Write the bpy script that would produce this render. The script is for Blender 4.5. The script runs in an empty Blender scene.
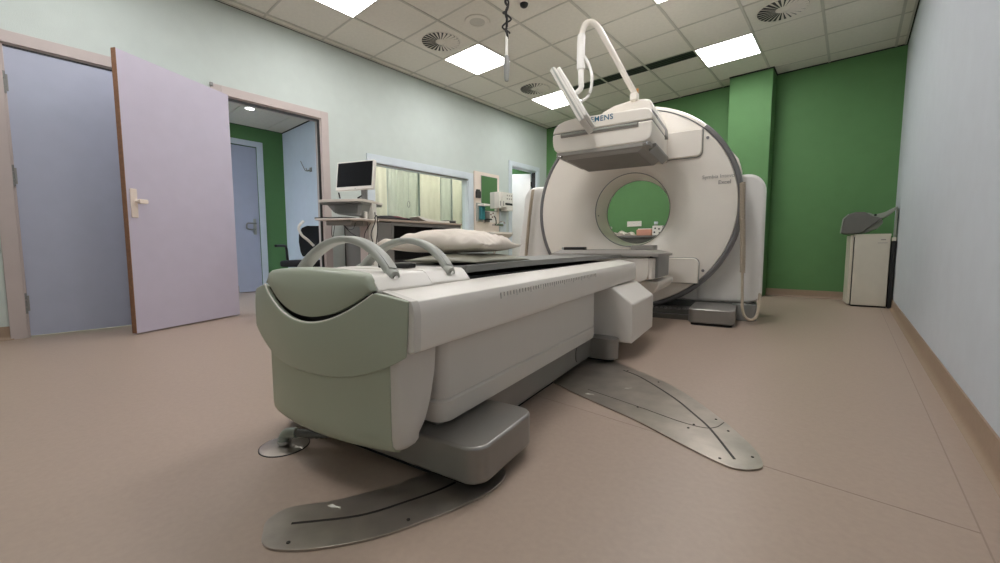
import bpy, bmesh, math, random
from mathutils import Matrix, Vector, noise
random.seed(7)
C = bpy.context.scene.collection
R = math.radians
PI = math.pi
I4 = Matrix.Identity(4)

# ------------------------------------------------------------------ camera
H = 0.665
YAW, PITCH, ROLL, FPX = R(-41.01905309), R(-4.70278065), R(-0.11055288), 404.0711457
fw = Vector((math.sin(YAW)*math.cos(PITCH), math.cos(YAW)*math.cos(PITCH), math.sin(PITCH)))
r0 = Vector((math.cos(YAW), -math.sin(YAW), 0)); u0 = r0.cross(fw)
rr = math.cos(ROLL)*r0 + math.sin(ROLL)*u0; uu = -math.sin(ROLL)*r0 + math.cos(ROLL)*u0
cd = bpy.data.cameras.new('camera'); cam = bpy.data.objects.new('camera', cd); C.objects.link(cam)
cd.sensor_width = 36; cd.lens = FPX*36/1000; cd.clip_start = 0.02
cam.matrix_world = Matrix(((rr.x, uu.x, -fw.x, 0), (rr.y, uu.y, -fw.y, 0), (rr.z, uu.z, -fw.z, H), (0, 0, 0, 1)))
bpy.context.scene.camera = cam
vs = bpy.context.scene.view_settings
vs.view_transform = 'Standard'; vs.look = 'None'; vs.gamma = 1; vs.use_curve_mapping = False
vs.exposure = 0.25

# ------------------------------------------------------------------ materials
def lin(c):
    return tuple(((v/255)/12.92 if v/255 <= 0.04045 else ((v/255+0.055)/1.055)**2.4) for v in c)
def mat(name, col, rough=0.5, metal=0.0, var=0.03, scale=8.0, bump=0.0, bscale=200.0, coat=0.0, emit=None, estr=0.0, spec=0.5, trans=0.0):
    m = bpy.data.materials.new(name); m.use_nodes = True
    nt = m.node_tree; b = nt.nodes['Principled BSDF']
    col = lin(col)
    tc = nt.nodes.new('ShaderNodeTexCoord')
    nz = nt.nodes.new('ShaderNodeTexNoise'); nz.inputs['Scale'].default_value = scale; nz.inputs['Detail'].default_value = 4
    nt.links.new(tc.outputs['Object'], nz.inputs['Vector'])
    cr = nt.nodes.new('ShaderNodeValToRGB')
    cr.color_ramp.elements[0].position = 0.3; cr.color_ramp.elements[1].position = 0.7
    cr.color_ramp.elements[0].color = (*[c*(1-var) for c in col], 1)
    cr.color_ramp.elements[1].color = (*[min(1, c*(1+var)) for c in col], 1)
    nt.links.new(nz.outputs['Fac'], cr.inputs['Fac']); nt.links.new(cr.outputs['Color'], b.inputs['Base Color'])
    b.inputs['Roughness'].default_value = rough; b.inputs['Metallic'].default_value = metal
    b.inputs['Coat Weight'].default_value = coat; b.inputs['Specular IOR Level'].default_value = spec
    b.inputs['Transmission Weight'].default_value = trans
    if bump:
        n2 = nt.nodes.new('ShaderNodeTexNoise'); n2.inputs['Scale'].default_value = bscale; n2.inputs['Detail'].default_value = 3
        nt.links.new(tc.outputs['Object'], n2.inputs['Vector'])
        bp = nt.nodes.new('ShaderNodeBump'); bp.inputs['Strength'].default_value = bump; bp.inputs['Distance'].default_value = 0.002
        nt.links.new(n2.outputs['Fac'], bp.inputs['Height']); nt.links.new(bp.outputs['Normal'], b.inputs['Normal'])
    if emit:
        b.inputs['Emission Color'].default_value = (*lin(emit), 1); b.inputs['Emission Strength'].default_value = estr
    return m
M = {}
M['wall_right'] = mat('wall_paint_cool', (194, 200, 206), 0.75, var=0.02, bump=0.5, bscale=170)
M['wall'] = mat('wall_paint', (196, 205, 200), 0.75, var=0.02, bump=0.5, bscale=170)
M['wall_blue'] = mat('wall_paint_blue', (206, 216, 228), 0.75, var=0.02, bump=0.5, bscale=170)
M['green'] = mat('green_wall_paint', (88, 132, 80), 0.7, var=0.03, bump=0.4, bscale=170)
M['floor'] = mat('vinyl_floor', (168, 149, 134), 0.40, var=0.035, scale=60, bump=0.12, bscale=400)
M['seam'] = mat('floor_seam', (150, 132, 118), 0.5)
M['skirt'] = mat('vinyl_skirting', (150, 128, 108), 0.5, var=0.04, scale=40)
M['tile'] = mat('ceiling_tile', (226, 221, 211), 0.9, var=0.03, scale=30, bump=0.6, bscale=300)
M['tbar'] = mat('ceiling_bar', (196, 192, 182), 0.6)
M['gapdark'] = mat('shadow_gap', (34, 34, 32), 0.8)
M['frame'] = mat('door_frame_paint', (188, 176, 172), 0.5)
M['frame_white'] = mat('window_frame_paint', (205, 214, 220), 0.5)
M['door_blue'] = mat('door_laminate_blue', (174, 179, 197), 0.55, var=0.02, bump=0.15, bscale=250)
M['door_lilac'] = mat('door_laminate_lilac', (192, 185, 201), 0.5, var=0.02, bump=0.1, bscale=250)
M['wood_edge'] = mat('door_edge_wood', (134, 96, 70), 0.6, var=0.15, scale=40)
M['bed_white'] = mat('bed_white_plastic', (229, 224, 216), 0.36, var=0.01)
M['bed_shell'] = mat('bed_shell_grey_white', (212, 207, 199), 0.42, var=0.01)
M['bed_green'] = mat('bed_sage_plastic', (168, 175, 156), 0.34, var=0.01)
M['bed_green2'] = mat('bed_sage_plastic_low', (172, 178, 158), 0.45, var=0.01)
M['grey_dark'] = mat('dark_grey_plastic', (98, 97, 93), 0.45, var=0.03, bump=0.1)
M['grey_base'] = mat('base_metallic_grey', (146, 143, 138), 0.33, metal=0.5, var=0.03)
M['grey_mid'] = mat('mid_grey_plastic', (136, 136, 132), 0.42, var=0.02)
M['grey_handle'] = mat('handle_grey', (166, 168, 160), 0.38, var=0.02)
M['black'] = mat('black_plastic', (22, 22, 23), 0.45)
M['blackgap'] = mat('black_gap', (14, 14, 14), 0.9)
M['chrome'] = mat('chrome', (205, 205, 205), 0.18, metal=1.0)
M['steel'] = mat('brushed_steel', (172, 164, 154), 0.30, metal=0.8, var=0.16, scale=9, bump=0.15, bscale=120)
M['groove'] = mat('steel_groove', (52, 48, 45), 0.5, metal=0.6)
M['pad'] = mat('pallet_pad', (122, 122, 118), 0.4, var=0.05)
M['gantry'] = mat('gantry_white', (236, 229, 218), 0.32, var=0.01, coat=0.15)
M['gantry_body'] = mat('gantry_body_white', (230, 227, 221), 0.38, var=0.01)
M['ring'] = mat('gantry_ring_grey', (112, 110, 110), 0.35, var=0.02)
M['coll'] = mat('collimator_grey', (150, 145, 138), 0.45, var=0.04)
M['coll_dark'] = mat('collimator_dark', (126, 121, 115), 0.55, var=0.04)
M['pillow'] = mat('pillow_cotton', (226, 216, 204), 0.85, var=0.02, bump=0.3, bscale=300)
M['cushion'] = mat('olive_vinyl', (142, 140, 124), 0.4, var=0.03)
M['cord'] = mat('beige_cord', (176, 162, 142), 0.6)
M['text_blue'] = mat('teal_lettering', (30, 100, 130), 0.5)
M['text_grey'] = mat('grey_lettering', (150, 144, 138), 0.5)
M['tick'] = mat('engraved_tick', (178, 172, 166), 0.6)
M['white'] = mat('white_plastic', (226, 222, 214), 0.4)
M['cart_white'] = mat('cart_white', (222, 214, 204), 0.45)
M['screen'] = mat('black_screen', (5, 5, 6), 0.5, spec=0.15)
M['cream'] = mat('cream_panel', (230, 216, 204), 0.5)
M['mirror'] = mat('mirror_glass', (225, 230, 228), 0.02, metal=1.0, var=0.0)
M['teal'] = mat('teal_bottle', (52, 118, 124), 0.35)
M['ceramic'] = mat('ceramic', (226, 220, 210), 0.2)
M['desk'] = mat('desk_grey', (118, 116, 112), 0.5)
M['desk_top'] = mat('desk_top', (166, 150, 136), 0.5)
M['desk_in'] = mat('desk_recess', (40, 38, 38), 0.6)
M['blind'] = mat('frosted_blind', (236, 230, 212), 0.8, var=0.04, scale=5)
M['blind2'] = mat('frosted_blind_teal', (196, 224, 212), 0.8, var=0.04, scale=5)
M['blind3'] = mat('frosted_blind_sage', (214, 216, 204), 0.8, var=0.04, scale=5)
M['fridge'] = mat('cabinet_cream', (208, 202, 186), 0.4)
M['helmet'] = mat('grey_shell', (98, 98, 92), 0.45)
M['helmet_light'] = mat('grey_shell_light', (142, 148, 136), 0.45)
M['red'] = mat('coral_fabric', (206, 150, 128), 0.7)
M['orange'] = mat('orange_cap', (196, 130, 70), 0.5)
M['paper'] = mat('paper', (222, 218, 208), 0.7)
M['cloth'] = mat('dark_cloth', (26, 22, 24), 0.9, bump=0.3)
M['cloth_red'] = mat('red_cloth', (110, 30, 40), 0.9)
M['fabric'] = mat('black_seat_fabric', (24, 24, 27), 0.9, bump=0.3, bscale=350)
M['lamp'] = mat('lamp_diffuser', (255, 255, 255), 0.5, emit=(252, 250, 250), estr=17.0)
M['fill_control'] = mat('control_room_fill', (255, 255, 255), 0.5, emit=(255, 250, 242), estr=32.0)  # glow of the added panels that light the blinds
M['fill_side'] = mat('side_fill_diffuser', (255, 255, 255), 0.5, emit=(236, 242, 255), estr=40.0)  # glow of the panels added to brighten corridor and side room
M['downlight'] = mat('downlight', (255, 255, 255), 0.5, emit=(250, 250, 255), estr=14.0)
def glass_mat():
    m = bpy.data.materials.new('window_glass'); m.use_nodes = True; nt = m.node_tree
    nt.nodes.remove(nt.nodes['Principled BSDF']); out = nt.nodes['Material Output']
    t = nt.nodes.new('ShaderNodeBsdfTransparent'); g = nt.nodes.new('ShaderNodeBsdfGlossy'); g.inputs['Roughness'].default_value = 0.03
    t.inputs['Color'].default_value = (0.96, 0.98, 0.96, 1)
    ge = nt.nodes.new('ShaderNodeNewGeometry'); fr = nt.nodes.new('ShaderNodeMath'); fr.operation = 'MULTIPLY_ADD'
    fr.inputs[1].default_value = -0.08; fr.inputs[2].default_value = 0.08; nt.links.new(ge.outputs['Backfacing'], fr.inputs[0])
    mx = nt.nodes.new('ShaderNodeMixShader')
    nt.links.new(fr.outputs[0], mx.inputs[0]); nt.links.new(t.outputs[0], mx.inputs[1]); nt.links.new(g.outputs[0], mx.inputs[2])
    nt.links.new(mx.outputs[0], out.inputs[0]); return m
M['glass'] = glass_mat()

# ------------------------------------------------------------------ helpers
MW = {}
def frame(loc, rz=0.0): return Matrix.Translation(Vector(loc)) @ Matrix.Rotation(rz, 4, 'Z')
def thing(name, label, cat, loc=(0, 0, 0), rz=0.0, group=None):
    o = bpy.data.objects.new(name, None); C.objects.link(o); o.empty_display_size = 0.1
    o.location = loc; o.rotation_euler = (0, 0, rz); o['label'] = label; o['category'] = cat
    if group: o['group'] = group
    MW[o] = frame(loc, rz); return o
def obj(name, bm, m, parent=None, F=None, bevel=0.0, seg=2, flat=False, recalc=True, angle=38, label=None, kind=None):
    F = F if F is not None else (MW[parent] if parent is not None else I4)
    bm.transform(F)
    if parent is not None: W = MW[parent]
    else:
        xs = [v.co for v in bm.verts]; mn = [min(c[i] for c in xs) for i in range(3)]; mx = [max(c[i] for c in xs) for i in range(3)]
        W = Matrix.Translation(((mn[0]+mx[0])/2, (mn[1]+mx[1])/2, mn[2]))
    bm.transform(W.inverted())
    if recalc: bmesh.ops.recalc_face_normals(bm, faces=bm.faces[:])
    me = bpy.data.meshes.new(name)
    for f in bm.faces: f.smooth = not flat
    bm.to_mesh(me); bm.free()
    ms = m if isinstance(m, (list, tuple)) else [m]
    for k in ms: me.materials.append(M[k])
    if not flat: me.set_sharp_from_angle(angle=R(angle))
    o = bpy.data.objects.new(name, me); C.objects.link(o)
    if parent is not None: o.parent = parent
    else: o.matrix_world = W
    MW[o] = W
    if bevel:
        b = o.modifiers.new('bevel', 'BEVEL'); b.width = bevel; b.segments = seg; b.limit_method = 'ANGLE'; b.angle_limit = R(35); b.harden_normals = True
    if label: o['label'] = label
    if kind: o['kind'] = kind
    return o
def single(name, bm, m, label, cat, group=None, **k):
    o = obj(name, bm, m, **k); o['label'] = label; o['category'] = cat
    if group: o['group'] = group
    return o
def struct(name, bm, m, **k):
    o = obj(name, bm, m, **k)
    if k.get('parent') is None: o['kind'] = 'structure'
    return o
def B(): return bmesh.new()
def box(bm, x0, x1, y0, y1, z0, z1, T=None, mi=0):
    vs_ = [bm.verts.new((x, y, z)) for z in (z0, z1) for y in (y0, y1) for x in (x0, x1)]
    if T is not None:
        for v in vs_: v.co = T @ v.co
    for f in ((0, 2, 3, 1), (4, 5, 7, 6), (0, 1, 5, 4), (2, 6, 7, 3), (0, 4, 6, 2), (1, 3, 7, 5)):
        bm.faces.new([vs_[i] for i in f]).material_index = mi
    return bm
def prism(bm, pts, a, b, axis='z', T=None, mi=0):
    def P(p, t):
        v = {'z': (p[0], p[1], t), 'y': (p[0], t, p[1]), 'x': (t, p[0], p[1])}[axis]
        return T @ Vector(v) if T is not None else Vector(v)
    A_ = [bm.verts.new(P(p, a)) for p in pts]; B_ = [bm.verts.new(P(p, b)) for p in pts]
    n = len(pts)
    bm.faces.new(A_).material_index = mi; bm.faces.new(B_[::-1]).material_index = mi
    for i in range(n):
        bm.faces.new((A_[i], B_[i], B_[(i+1) % n], A_[(i+1) % n])).material_index = mi
    return bm
def lathe(bm, prof, T=I4, seg=48, a0=0.0, a1=2*PI, closed=False, mi=0):
    # prof (r, h): rotates about local z
    full = abs(a1-a0-2*PI) < 1e-6; n = seg if full else seg+1
    rings = []
    for i in range(n):
        a = a0+(a1-a0)*i/seg
        rings.append([bm.verts.new(T @ Vector((r*math.cos(a), r*math.sin(a), h))) for r, h in prof])
    for i in range(seg):
        p, q = rings[i], rings[(i+1) % n]
        for j in range(len(prof)-1+(1 if closed else 0)):
            k = (j+1) % len(prof)
            try: bm.faces.new((p[j], q[j], q[k], p[k])).material_index = mi
            except ValueError: pass
    if not full and closed:
        bm.faces.new(rings[0]); bm.faces.new(rings[-1][::-1])
    bmesh.ops.remove_doubles(bm, verts=bm.verts[:], dist=1e-5)
    return bm
def cyl(bm, p0, p1, r, seg=20, r2=None):
    p0, p1 = Vector(p0), Vector(p1); d = p1-p0
    q = Vector((0, 0, 1)).rotation_difference(d.normalized()).to_matrix().to_4x4()
    T = Matrix.Translation(p0) @ q; r2 = r if r2 is None else r2
    return lathe(bm, [(0, 0), (r, 0), (r2, d.length), (0, d.length)], T, seg)
def smoothpath(pts, n=6):
    P = [Vector(p) for p in pts]; out = []
    for i in range(len(P)-1):
        p0 = P[max(i-1, 0)]; p1 = P[i]; p2 = P[i+1]; p3 = P[min(i+2, len(P)-1)]
        for k in range(n):
            t = k/n
            out.append(0.5*((2*p1)+(-p0+p2)*t+(2*p0-5*p1+4*p2-p3)*t*t+(-p0+3*p1-3*p2+p3)*t**3))
    out.append(P[-1]); return out
def sweep(bm, pts, section, up=Vector((0, 0, 1)), cap=True):
    # section: list of (a,b) offsets or function(i)->list ; frame by fixed reference 'up'
    n = len(pts); rings = []
    for i, p in enumerate(pts):
        d = (pts[min(i+1, n-1)]-pts[max(i-1, 0)]).normalized()
        s = d.cross(up)
        if s.length < 1e-3: s = d.cross(Vector((0, 1, 0.01)))
        s.normalize(); w = s.cross(d).normalized()
        sec = section(i) if callable(section) else section
        rings.append([bm.verts.new(p+s*a+w*b) for a, b in sec])
    m = len(rings[0])
    for i in range(n-1):
        for j in range(m):
            bm.faces.new((rings[i][j], rings[i][(j+1) % m], rings[i+1][(j+1) % m], rings[i+1][j]))
    if cap: bm.faces.new(rings[0][::-1]); bm.faces.new(rings[-1])
    return bm
def circ(r, n=12): return [(r*math.cos(2*PI*k/n), r*math.sin(2*PI*k/n)) for k in range(n)]
def tube(bm, pts, r, seg=10, n=6, smooth=True, up=Vector((0.3, 0.2, 1))):
    P = smoothpath(pts, n) if smooth else [Vector(p) for p in pts]
    return sweep(bm, P, circ(r, seg), up)
def rrect(x0, x1, y0, y1, r, n=6, corners=(1, 1, 1, 1)):
    # corners: (x0y0, x1y0, x1y1, x0y1)
    out = []
    cs = [(x0, y0, 180, 0), (x1, y0, 270, 1), (x1, y1, 0, 2), (x0, y1, 90, 3)]
    for cx, cy, a, k in cs:
        rr_ = r*corners[k]
        if rr_ <= 0: out.append((cx, cy)); continue
        ox = cx+(rr_ if cx == x0 else -rr_); oy = cy+(rr_ if cy == y0 else -rr_)
        for i in range(n+1):
            t = R(a+90*i/n); out.append((ox+rr_*math.cos(t), oy+rr_*math.sin(t)))
    return out
def text_bm(body, size, depth=0.001, bold=0.0, spacing=1.0, align='LEFT'):
    cu = bpy.data.curves.new('lettering', 'FONT'); cu.body = body; cu.size = size; cu.extrude = depth; cu.offset = bold
    cu.space_character = spacing; cu.align_x = align
    t = bpy.data.objects.new('lettering', cu); C.objects.link(t); bpy.context.view_layer.update()
    me = bpy.data.meshes.new_from_object(t); bm = B(); bm.from_mesh(me)
    bpy.data.objects.remove(t); bpy.data.meshes.remove(me); bpy.data.curves.remove(cu); return bm

# ------------------------------------------------------------------ the room shell
XL, XR, YB, YN, ZC = -4.65, 0.36, 6.75, -1.6, 3.0
WT = 0.12
bm = B(); box(bm, -7.4, XR+0.1, YN-0.1, 8.6, -0.08, 0.0); struct('floor', bm, 'floor', flat=True)
GX, GY, T6 = -1.5415, 4.0735, 0.6
# ceiling tiles as a bevelled panel field resting on the grid
bm = B()
for i in range(-6, 4):
    for j in range(-11, 6):
        x0, x1 = max(GX+T6*i, XL), min(GX+T6*(i+1), XR); y0, y1 = max(GY+T6*j, YN), min(GY+T6*(j+1), YB)
        if x1-x0 < 0.01 or y1-y0 < 0.01: continue
        if i in (-3, -2, -1) and j == 2: y0 += 0.20      # black slot diffuser strip runs here
        box(bm, x0, x1, y0, y1, ZC+0.003, ZC+0.02)
struct('ceiling', bm, 'tile', flat=True)
bm = B(); box(bm, XL-0.1, XR+0.1, YN-0.1, YB+0.1, ZC+0.3, ZC+0.34); struct('ceiling', bm, 'gapdark', flat=True)
bm = B()
for i in range(-5, 4):
    x = GX+T6*i; box(bm, x-0.012, x+0.012, YN, YB, ZC-0.004, ZC+0.004)
for j in range(-9, 5):
    y = GY+T6*j
    for i in range(-6, 4):
        x0, x1 = max(GX+T6*i+0.012, XL), min(GX+T6*(i+1)-0.012, XR)
        if x1 > x0: box(bm, x0, x1, y-0.009, y+0.009, ZC-0.001, ZC+0.004)
box(bm, XL+0.012, XL+0.03, YN, YB, ZC-0.004, ZC+0.004); box(bm, XR-0.03, XR-0.012, YN, YB, ZC-0.004, ZC+0.004)
struct('trim_1', bm, 'tbar', flat=True)
bm = B(); box(bm, XL, XL+0.012, YN, YB, ZC-0.004, ZC+0.006); box(bm, XR-0.012, XR, YN, YB, ZC-0.010, ZC+0.006)
box(bm, XL, XR, YB-0.012, YB, ZC-0.010, ZC+0.006)
struct('trim_2', bm, 'gapdark', flat=True)

D1 = (-0.068, 0.760, 0.0, 2.138); D2 = (1.27, 2.235, 0.0, 2.138); W1 = (2.90, 4.58, 0.93, 1.755); D3 = (5.665, 6.42, 0.0, 2.125)
def wall_x(bm, x0, x1, y0, y1, z0, z1, openings):
    y = y0
    for (a, b, c, d) in sorted(openings):
        box(bm, x0, x1, y, a, z0, z1)
        if c > z0: box(bm, x0, x1, a, b, z0, c)
        box(bm, x0, x1, a, b, d, z1); y = b
    box(bm, x0, x1, y, y1, z0, z1)
bm = B(); wall_x(bm, XL-WT, XL, YN-0.1, YB+WT, 0, ZC+0.3, [D1, D2, W1, D3]); struct('wall_left', bm, 'wall', flat=True)
bm = B(); box(bm, XR, XR+WT, YN-0.1, YB+WT, 0, ZC+0.3); struct('wall_right', bm, 'wall_right', flat=True)
bm = B(); box(bm, XL, XR, YB, YB+WT, 0, ZC+0.3); struct('wall_back', bm, 'green', flat=True)
bm = B(); box(bm, XL, XR, YN-WT, YN, 0, ZC+0.3); struct('wall_front', bm, 'wall', flat=True)
bm = B(); box(bm, -1.395, -0.895, 6.44, YB, 0, ZC+0.002); struct('wall_column', bm, 'green', flat=True, bevel=0.004)
bm = B(); box(bm, -1.40, -0.89, 6.425, 6.44, ZC-0.014, ZC+0.001); box(bm, -0.895, -0.883, 6.425, YB, ZC-0.014, ZC+0.001); struct('trim_3', bm, 'gapdark', flat=True)

# coved vinyl skirting
cove = [(0, 0), (0.03, 0), (0.02, 0.004), (0.012, 0.012), (0.008, 0.03), (0.007, 0.10), (0, 0.10)]
bm = B(); prism(bm, [(XR-a, z) for a, z in cove], YN, YB, 'y'); struct('baseboard_right', bm, 'skirt')
bm = B(); prism(bm, [(YB-a, z) for a, z in cove], XL, -1.395, 'x'); prism(bm, [(YB-a, z) for a, z in cove], -0.895, XR, 'x')
prism(bm, [(6.44-a, z) for a, z in cove], -1.395, -0.895, 'x'); struct('baseboard_back', bm, 'skirt')
bm = B()
for a, b in ((YN, -0.136), (0.845, 1.19), (2.325, 5.585), (6.50, YB)): prism(bm, [(XL+q, z) for q, z in cove], a, b, 'y')
struct('baseboard_left', bm, 'skirt')
# welded seams of the vinyl
bm = B()
def seam(p, q):
    p, q = Vector((*p, 0)), Vector((*q, 0)); d = (q-p).normalized(); s = Vector((-d.y, d.x, 0))*0.0016
    a = [p+s, p-s, q-s, q+s]
    prism(bm, [(v.x, v.y) for v in a], 0.0002, 0.0006)
seam((-0.08, 1.42), (0.262, 1.408)); seam((0.262, -1.5), (0.262, 6.0)); seam((-0.08, 1.42), (-4.5, 1.57))
struct('trim_4', bm, 'seam', flat=True)

# door frames
def doorframe(name, D, m, w=0.085, left=True, wr=None):
    y0, y1, z0, z1 = D; wr = wr or w; bm = B()
    for x0, x1 in ((XL-0.002, XL+0.016), (XL-WT-0.016, XL-WT+0.002)):
        box(bm, x0, x1, y0-w, y0, 0, z1+w); box(bm, x0, x1, y1, y1+wr, 0, z1+w); box(bm, x0, x1, y0, y1, z1, z1+w)
    box(bm, XL-WT, XL, y0-0.001, y0+0.012, 0, z1); box(bm, XL-WT, XL, y1-0.012, y1+0.001, 0, z1); box(bm, XL-WT, XL, y0, y1, z1-0.012, z1+0.001)
    return struct(name, bm, m, flat=True, bevel=0.003)
doorframe('trim_5', D1, 'frame'); doorframe('trim_6', D2, 'frame'); doorframe('trim_7', D3, 'frame_white', wr=0.08)
# black rubber seal in the open doorway and over the closed door
bm = B(); box(bm, XL-0.03, XL-0.006, D2[0]+0.012, D2[1]-0.012, D2[3]-0.03, D2[3]-0.010); box(bm, XL-0.03, XL-0.006, D2[1]-0.032, D2[1]-0.010, 0.01, D2[3]-0.02)
struct('trim_8', bm, 'black', flat=True)
bm = B(); box(bm, XL-0.018, XL-0.002, D1[0], D1[1], D1[3]-0.022, D1[3]-0.008); struct('trim_9', bm, 'black', flat=True)

# closed door (door_1): leaf, hinges
def hinge(bm, x, y, z, h=0.16, r=0.009):
    for k in range(3): cyl(bm, (x, y, z-h/2+k*h/3+0.003), (x, y, z-h/2+(k+1)*h/3-0.003), r, 12)
    box(bm, x-0.012, x-0.004, y-0.02, y+0.02, z-h*0.36, z+h*0.36)
d = obj('door_1', box(B(), XL-0.050, XL-0.008, D1[0]+0.004, D1[1]-0.004, 0.012, D1[3]-0.022), 'door_blue', flat=True, bevel=0.002); d['kind'] = 'structure'
for z in (0.26, 1.2, 1.86):
    bm = B(); hinge(bm, XL+0.004, D1[0]+0.002, z); obj('hinge', bm, 'grey_mid', d, F=I4)
# open leaf (door_2)
hx, hy = -4.600, 1.315; fx, fy = -4.152, 0.481
ang = math.atan2(fy-hy, fx-hx); Lf = math.hypot(fx-hx, fy-hy)
FL = frame((hx, hy, 0), ang)
d = obj('door_2', box(B(), 0, Lf-0.004, -0.040, 0.0, 0.012, 2.136), 'door_lilac', F=FL, flat=True); d['kind'] = 'structure'
obj('edge_strip', box(B(), Lf-0.004, Lf, -0.041, 0.001, 0.012, 2.138), 'wood_edge', d, F=FL, flat=True, label='bare wood edge strip')
def lever(parent, F, x, z, y, side=1, m='grey_handle'):
    bm = prism(B(), rrect(x-0.022, x+0.022, z-0.12, z+0.12, 0.008), y, y+side*0.009, 'y'); pl = obj('handle_plate', bm, m, parent, F=F, bevel=0.002)
    bm = B(); cyl(bm, (x, y, z+0.06), (x, y+side*0.05, z+0.06), 0.010)
    tube(bm, [(x, y+side*0.045, z+0.06), (x-0.03, y+side*0.05, z+0.06), (x-0.075, y+side*0.05, z+0.058), (x-0.115, y+side*0.05, z+0.055)], 0.010)
    obj('door_handle', bm, m, parent, F=F)
bm = prism(B(), rrect(Lf-0.072, Lf-0.025, 0.905, 1.125, 0.006), 0.0, 0.010, 'y'); obj('handle_plate', bm, 'cream', d, F=FL, bevel=0.003)
bm = B(); cyl(bm, (Lf-0.062, 0.008, 1.03), (Lf-0.062, 0.045, 1.03), 0.011); prism(bm, rrect(Lf-0.115, Lf-0.05, 1.012, 1.046, 0.012), 0.034, 0.060, 'y')
obj('door_handle', bm, 'cream', d, F=FL, bevel=0.004)
for z in (0.26,):
    bm = B(); hinge(bm, -0.006, -0.030, z, 0.10, 0.006); obj('hinge', bm, 'grey_mid', d, F=FL)
# wall bracket at the frame corner
bm = B(); box(bm, XL+0.014, XL+0.028, 1.18, 1.205, 2.195, 2.225); struct('trim_10', bm, 'grey_mid', flat=True)

# white door opened inward in the far doorway (door_3)
FD = frame((XL-0.11, 6.375, 0), R(180+33))
d = obj('door_3', box(B(), 0.0, 0.74, -0.02, 0.02, 0.01, 2.09), 'white', F=FD, flat=True); d['kind'] = 'structure'
lever(d, FD, 0.67, 1.0, -0.02, -1)
bm = B()
for z in (0.3, 1.1, 1.9): hinge(bm, XL-0.10, 6.40, z, 0.12)
obj('hinge', bm, 'black', d, F=I4)
bm = B(); box(bm, XL-0.105, XL-0.02, 6.398, 6.408, 0, 2.11); struct('trim_11', bm, 'desk_in', flat=True)

# window to the control room
y0, y1, z0, z1 = W1; bm = B(); wf = 0.10
for xa, xb in ((XL-0.002, XL+0.018),):
    box(bm, xa, xb, y0-wf, y0, z0-0.06, z1+wf); box(bm, xa, xb, y1, y1+wf, z0-0.06, z1+wf); box(bm, xa, xb, y0, y1, z1, z1+wf); box(bm, xa, xb, y0, y1, z0-0.06, z0)
box(bm, XL-WT, XL, y0, y0+0.015, z0, z1); box(bm, XL-WT, XL, y1-0.015, y1, z0, z1); box(bm, XL-WT, XL, y0, y1, z1-0.015, z1); box(bm, XL-WT, XL, y0, y1, z0, z0+0.015)
w = struct('window_1', bm, 'frame_white', flat=True, bevel=0.002)
bm = box(B(), XL-0.07, XL-0.062, y0+0.01, y1-0.01, z0+0.01, z1-0.01); obj('window_pane', bm, 'glass', w, F=I4, flat=True)
bm = box(B(), XL-0.006, XL+0.004, y0+0.002, y1-0.002, z1-0.022, z1-0.002); obj('blind_rail', bm, 'grey_mid', w, F=I4, flat=True)

# ------------------------------------------------------------------ rooms behind the left wall
XG, YR, ZB = -6.92, 2.70, 2.49
bm = B(); wall_x(bm, XG-0.1, XG, -1.7, YR+0.1, 0, 3.1, [(1.38, 2.315, 0, 2.20)]); struct('wall_corridor_back', bm, 'green', flat=True)
bm = B(); box(bm, XG, XL-WT, YR, YR+0.08, 0, 3.1); struct('wall_corridor_right', bm, 'wall_blue', flat=True)
bm = B(); box(bm, XG, XL-WT, -1.75, -1.65, 0, 3.1); struct('wall_corridor_left', bm, 'wall_blue', flat=True)
bm = B()
for i in range(4):
    for j in range(-8, 1):
        x0 = XL-WT-0.62*(i+1); y1_ = YR-0.25+0.6*(j+1) if j < 0 else YR
        y0_ = YR-0.25+0.6*j; y0_ = max(y0_, -1.65)
        if y1_ > y0_: box(bm, max(x0, XG)+0.006, XL-WT-0.62*i-0.006, y0_+0.006, y1_-0.006, ZB, ZB+0.02)
struct('ceiling_corridor', bm, 'tile', flat=True)
bm = B(); box(bm, XG, XL-WT, -1.7, YR, ZB+0.022, ZB+0.04); box(bm, XG, XL-WT, YR-0.012, YR, ZB-0.012, ZB); box(bm, XG, XG+0.01, -1.6, YR, ZB-0.006, ZB); struct('trim_12', bm, 'gapdark', flat=True)
bm = B(); box(bm, XG, XG+0.016, 1.30, 1.38, 0, 2.28); box(bm, XG, XG+0.016, 2.315, 2.40, 0, 2.28); box(bm, XG, XG+0.016, 1.38, 2.315, 2.20, 2.28); struct('trim_13', bm, 'frame_white', flat=True, bevel=0.002)
FX = frame((XG-0.008, 1.385, 0), R(90))
d = obj('door_4', box(B(), 0, 0.925, 0.0, 0.04, 0.01, 2.19), 'door_blue', F=FX, flat=True); d['kind'] = 'structure'
bm = prism(B(), rrect(0.84, 0.88, 0.88, 1.12, 0.006), -0.008, 0, 'y'); obj('handle_plate', bm, 'grey_handle', d, F=FX, bevel=0.002)
bm = B(); tube(bm, [(0.86, -0.008, 1.05), (0.86, -0.05, 1.05), (0.80, -0.055, 1.05), (0.745, -0.05, 1.045), (0.735, -0.045, 1.0), (0.745, -0.05, 0.965), (0.80, -0.05, 0.955), (0.86, -0.02, 0.955)], 0.011); obj('door_handle', bm, 'grey_mid', d, F=FX)
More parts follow.
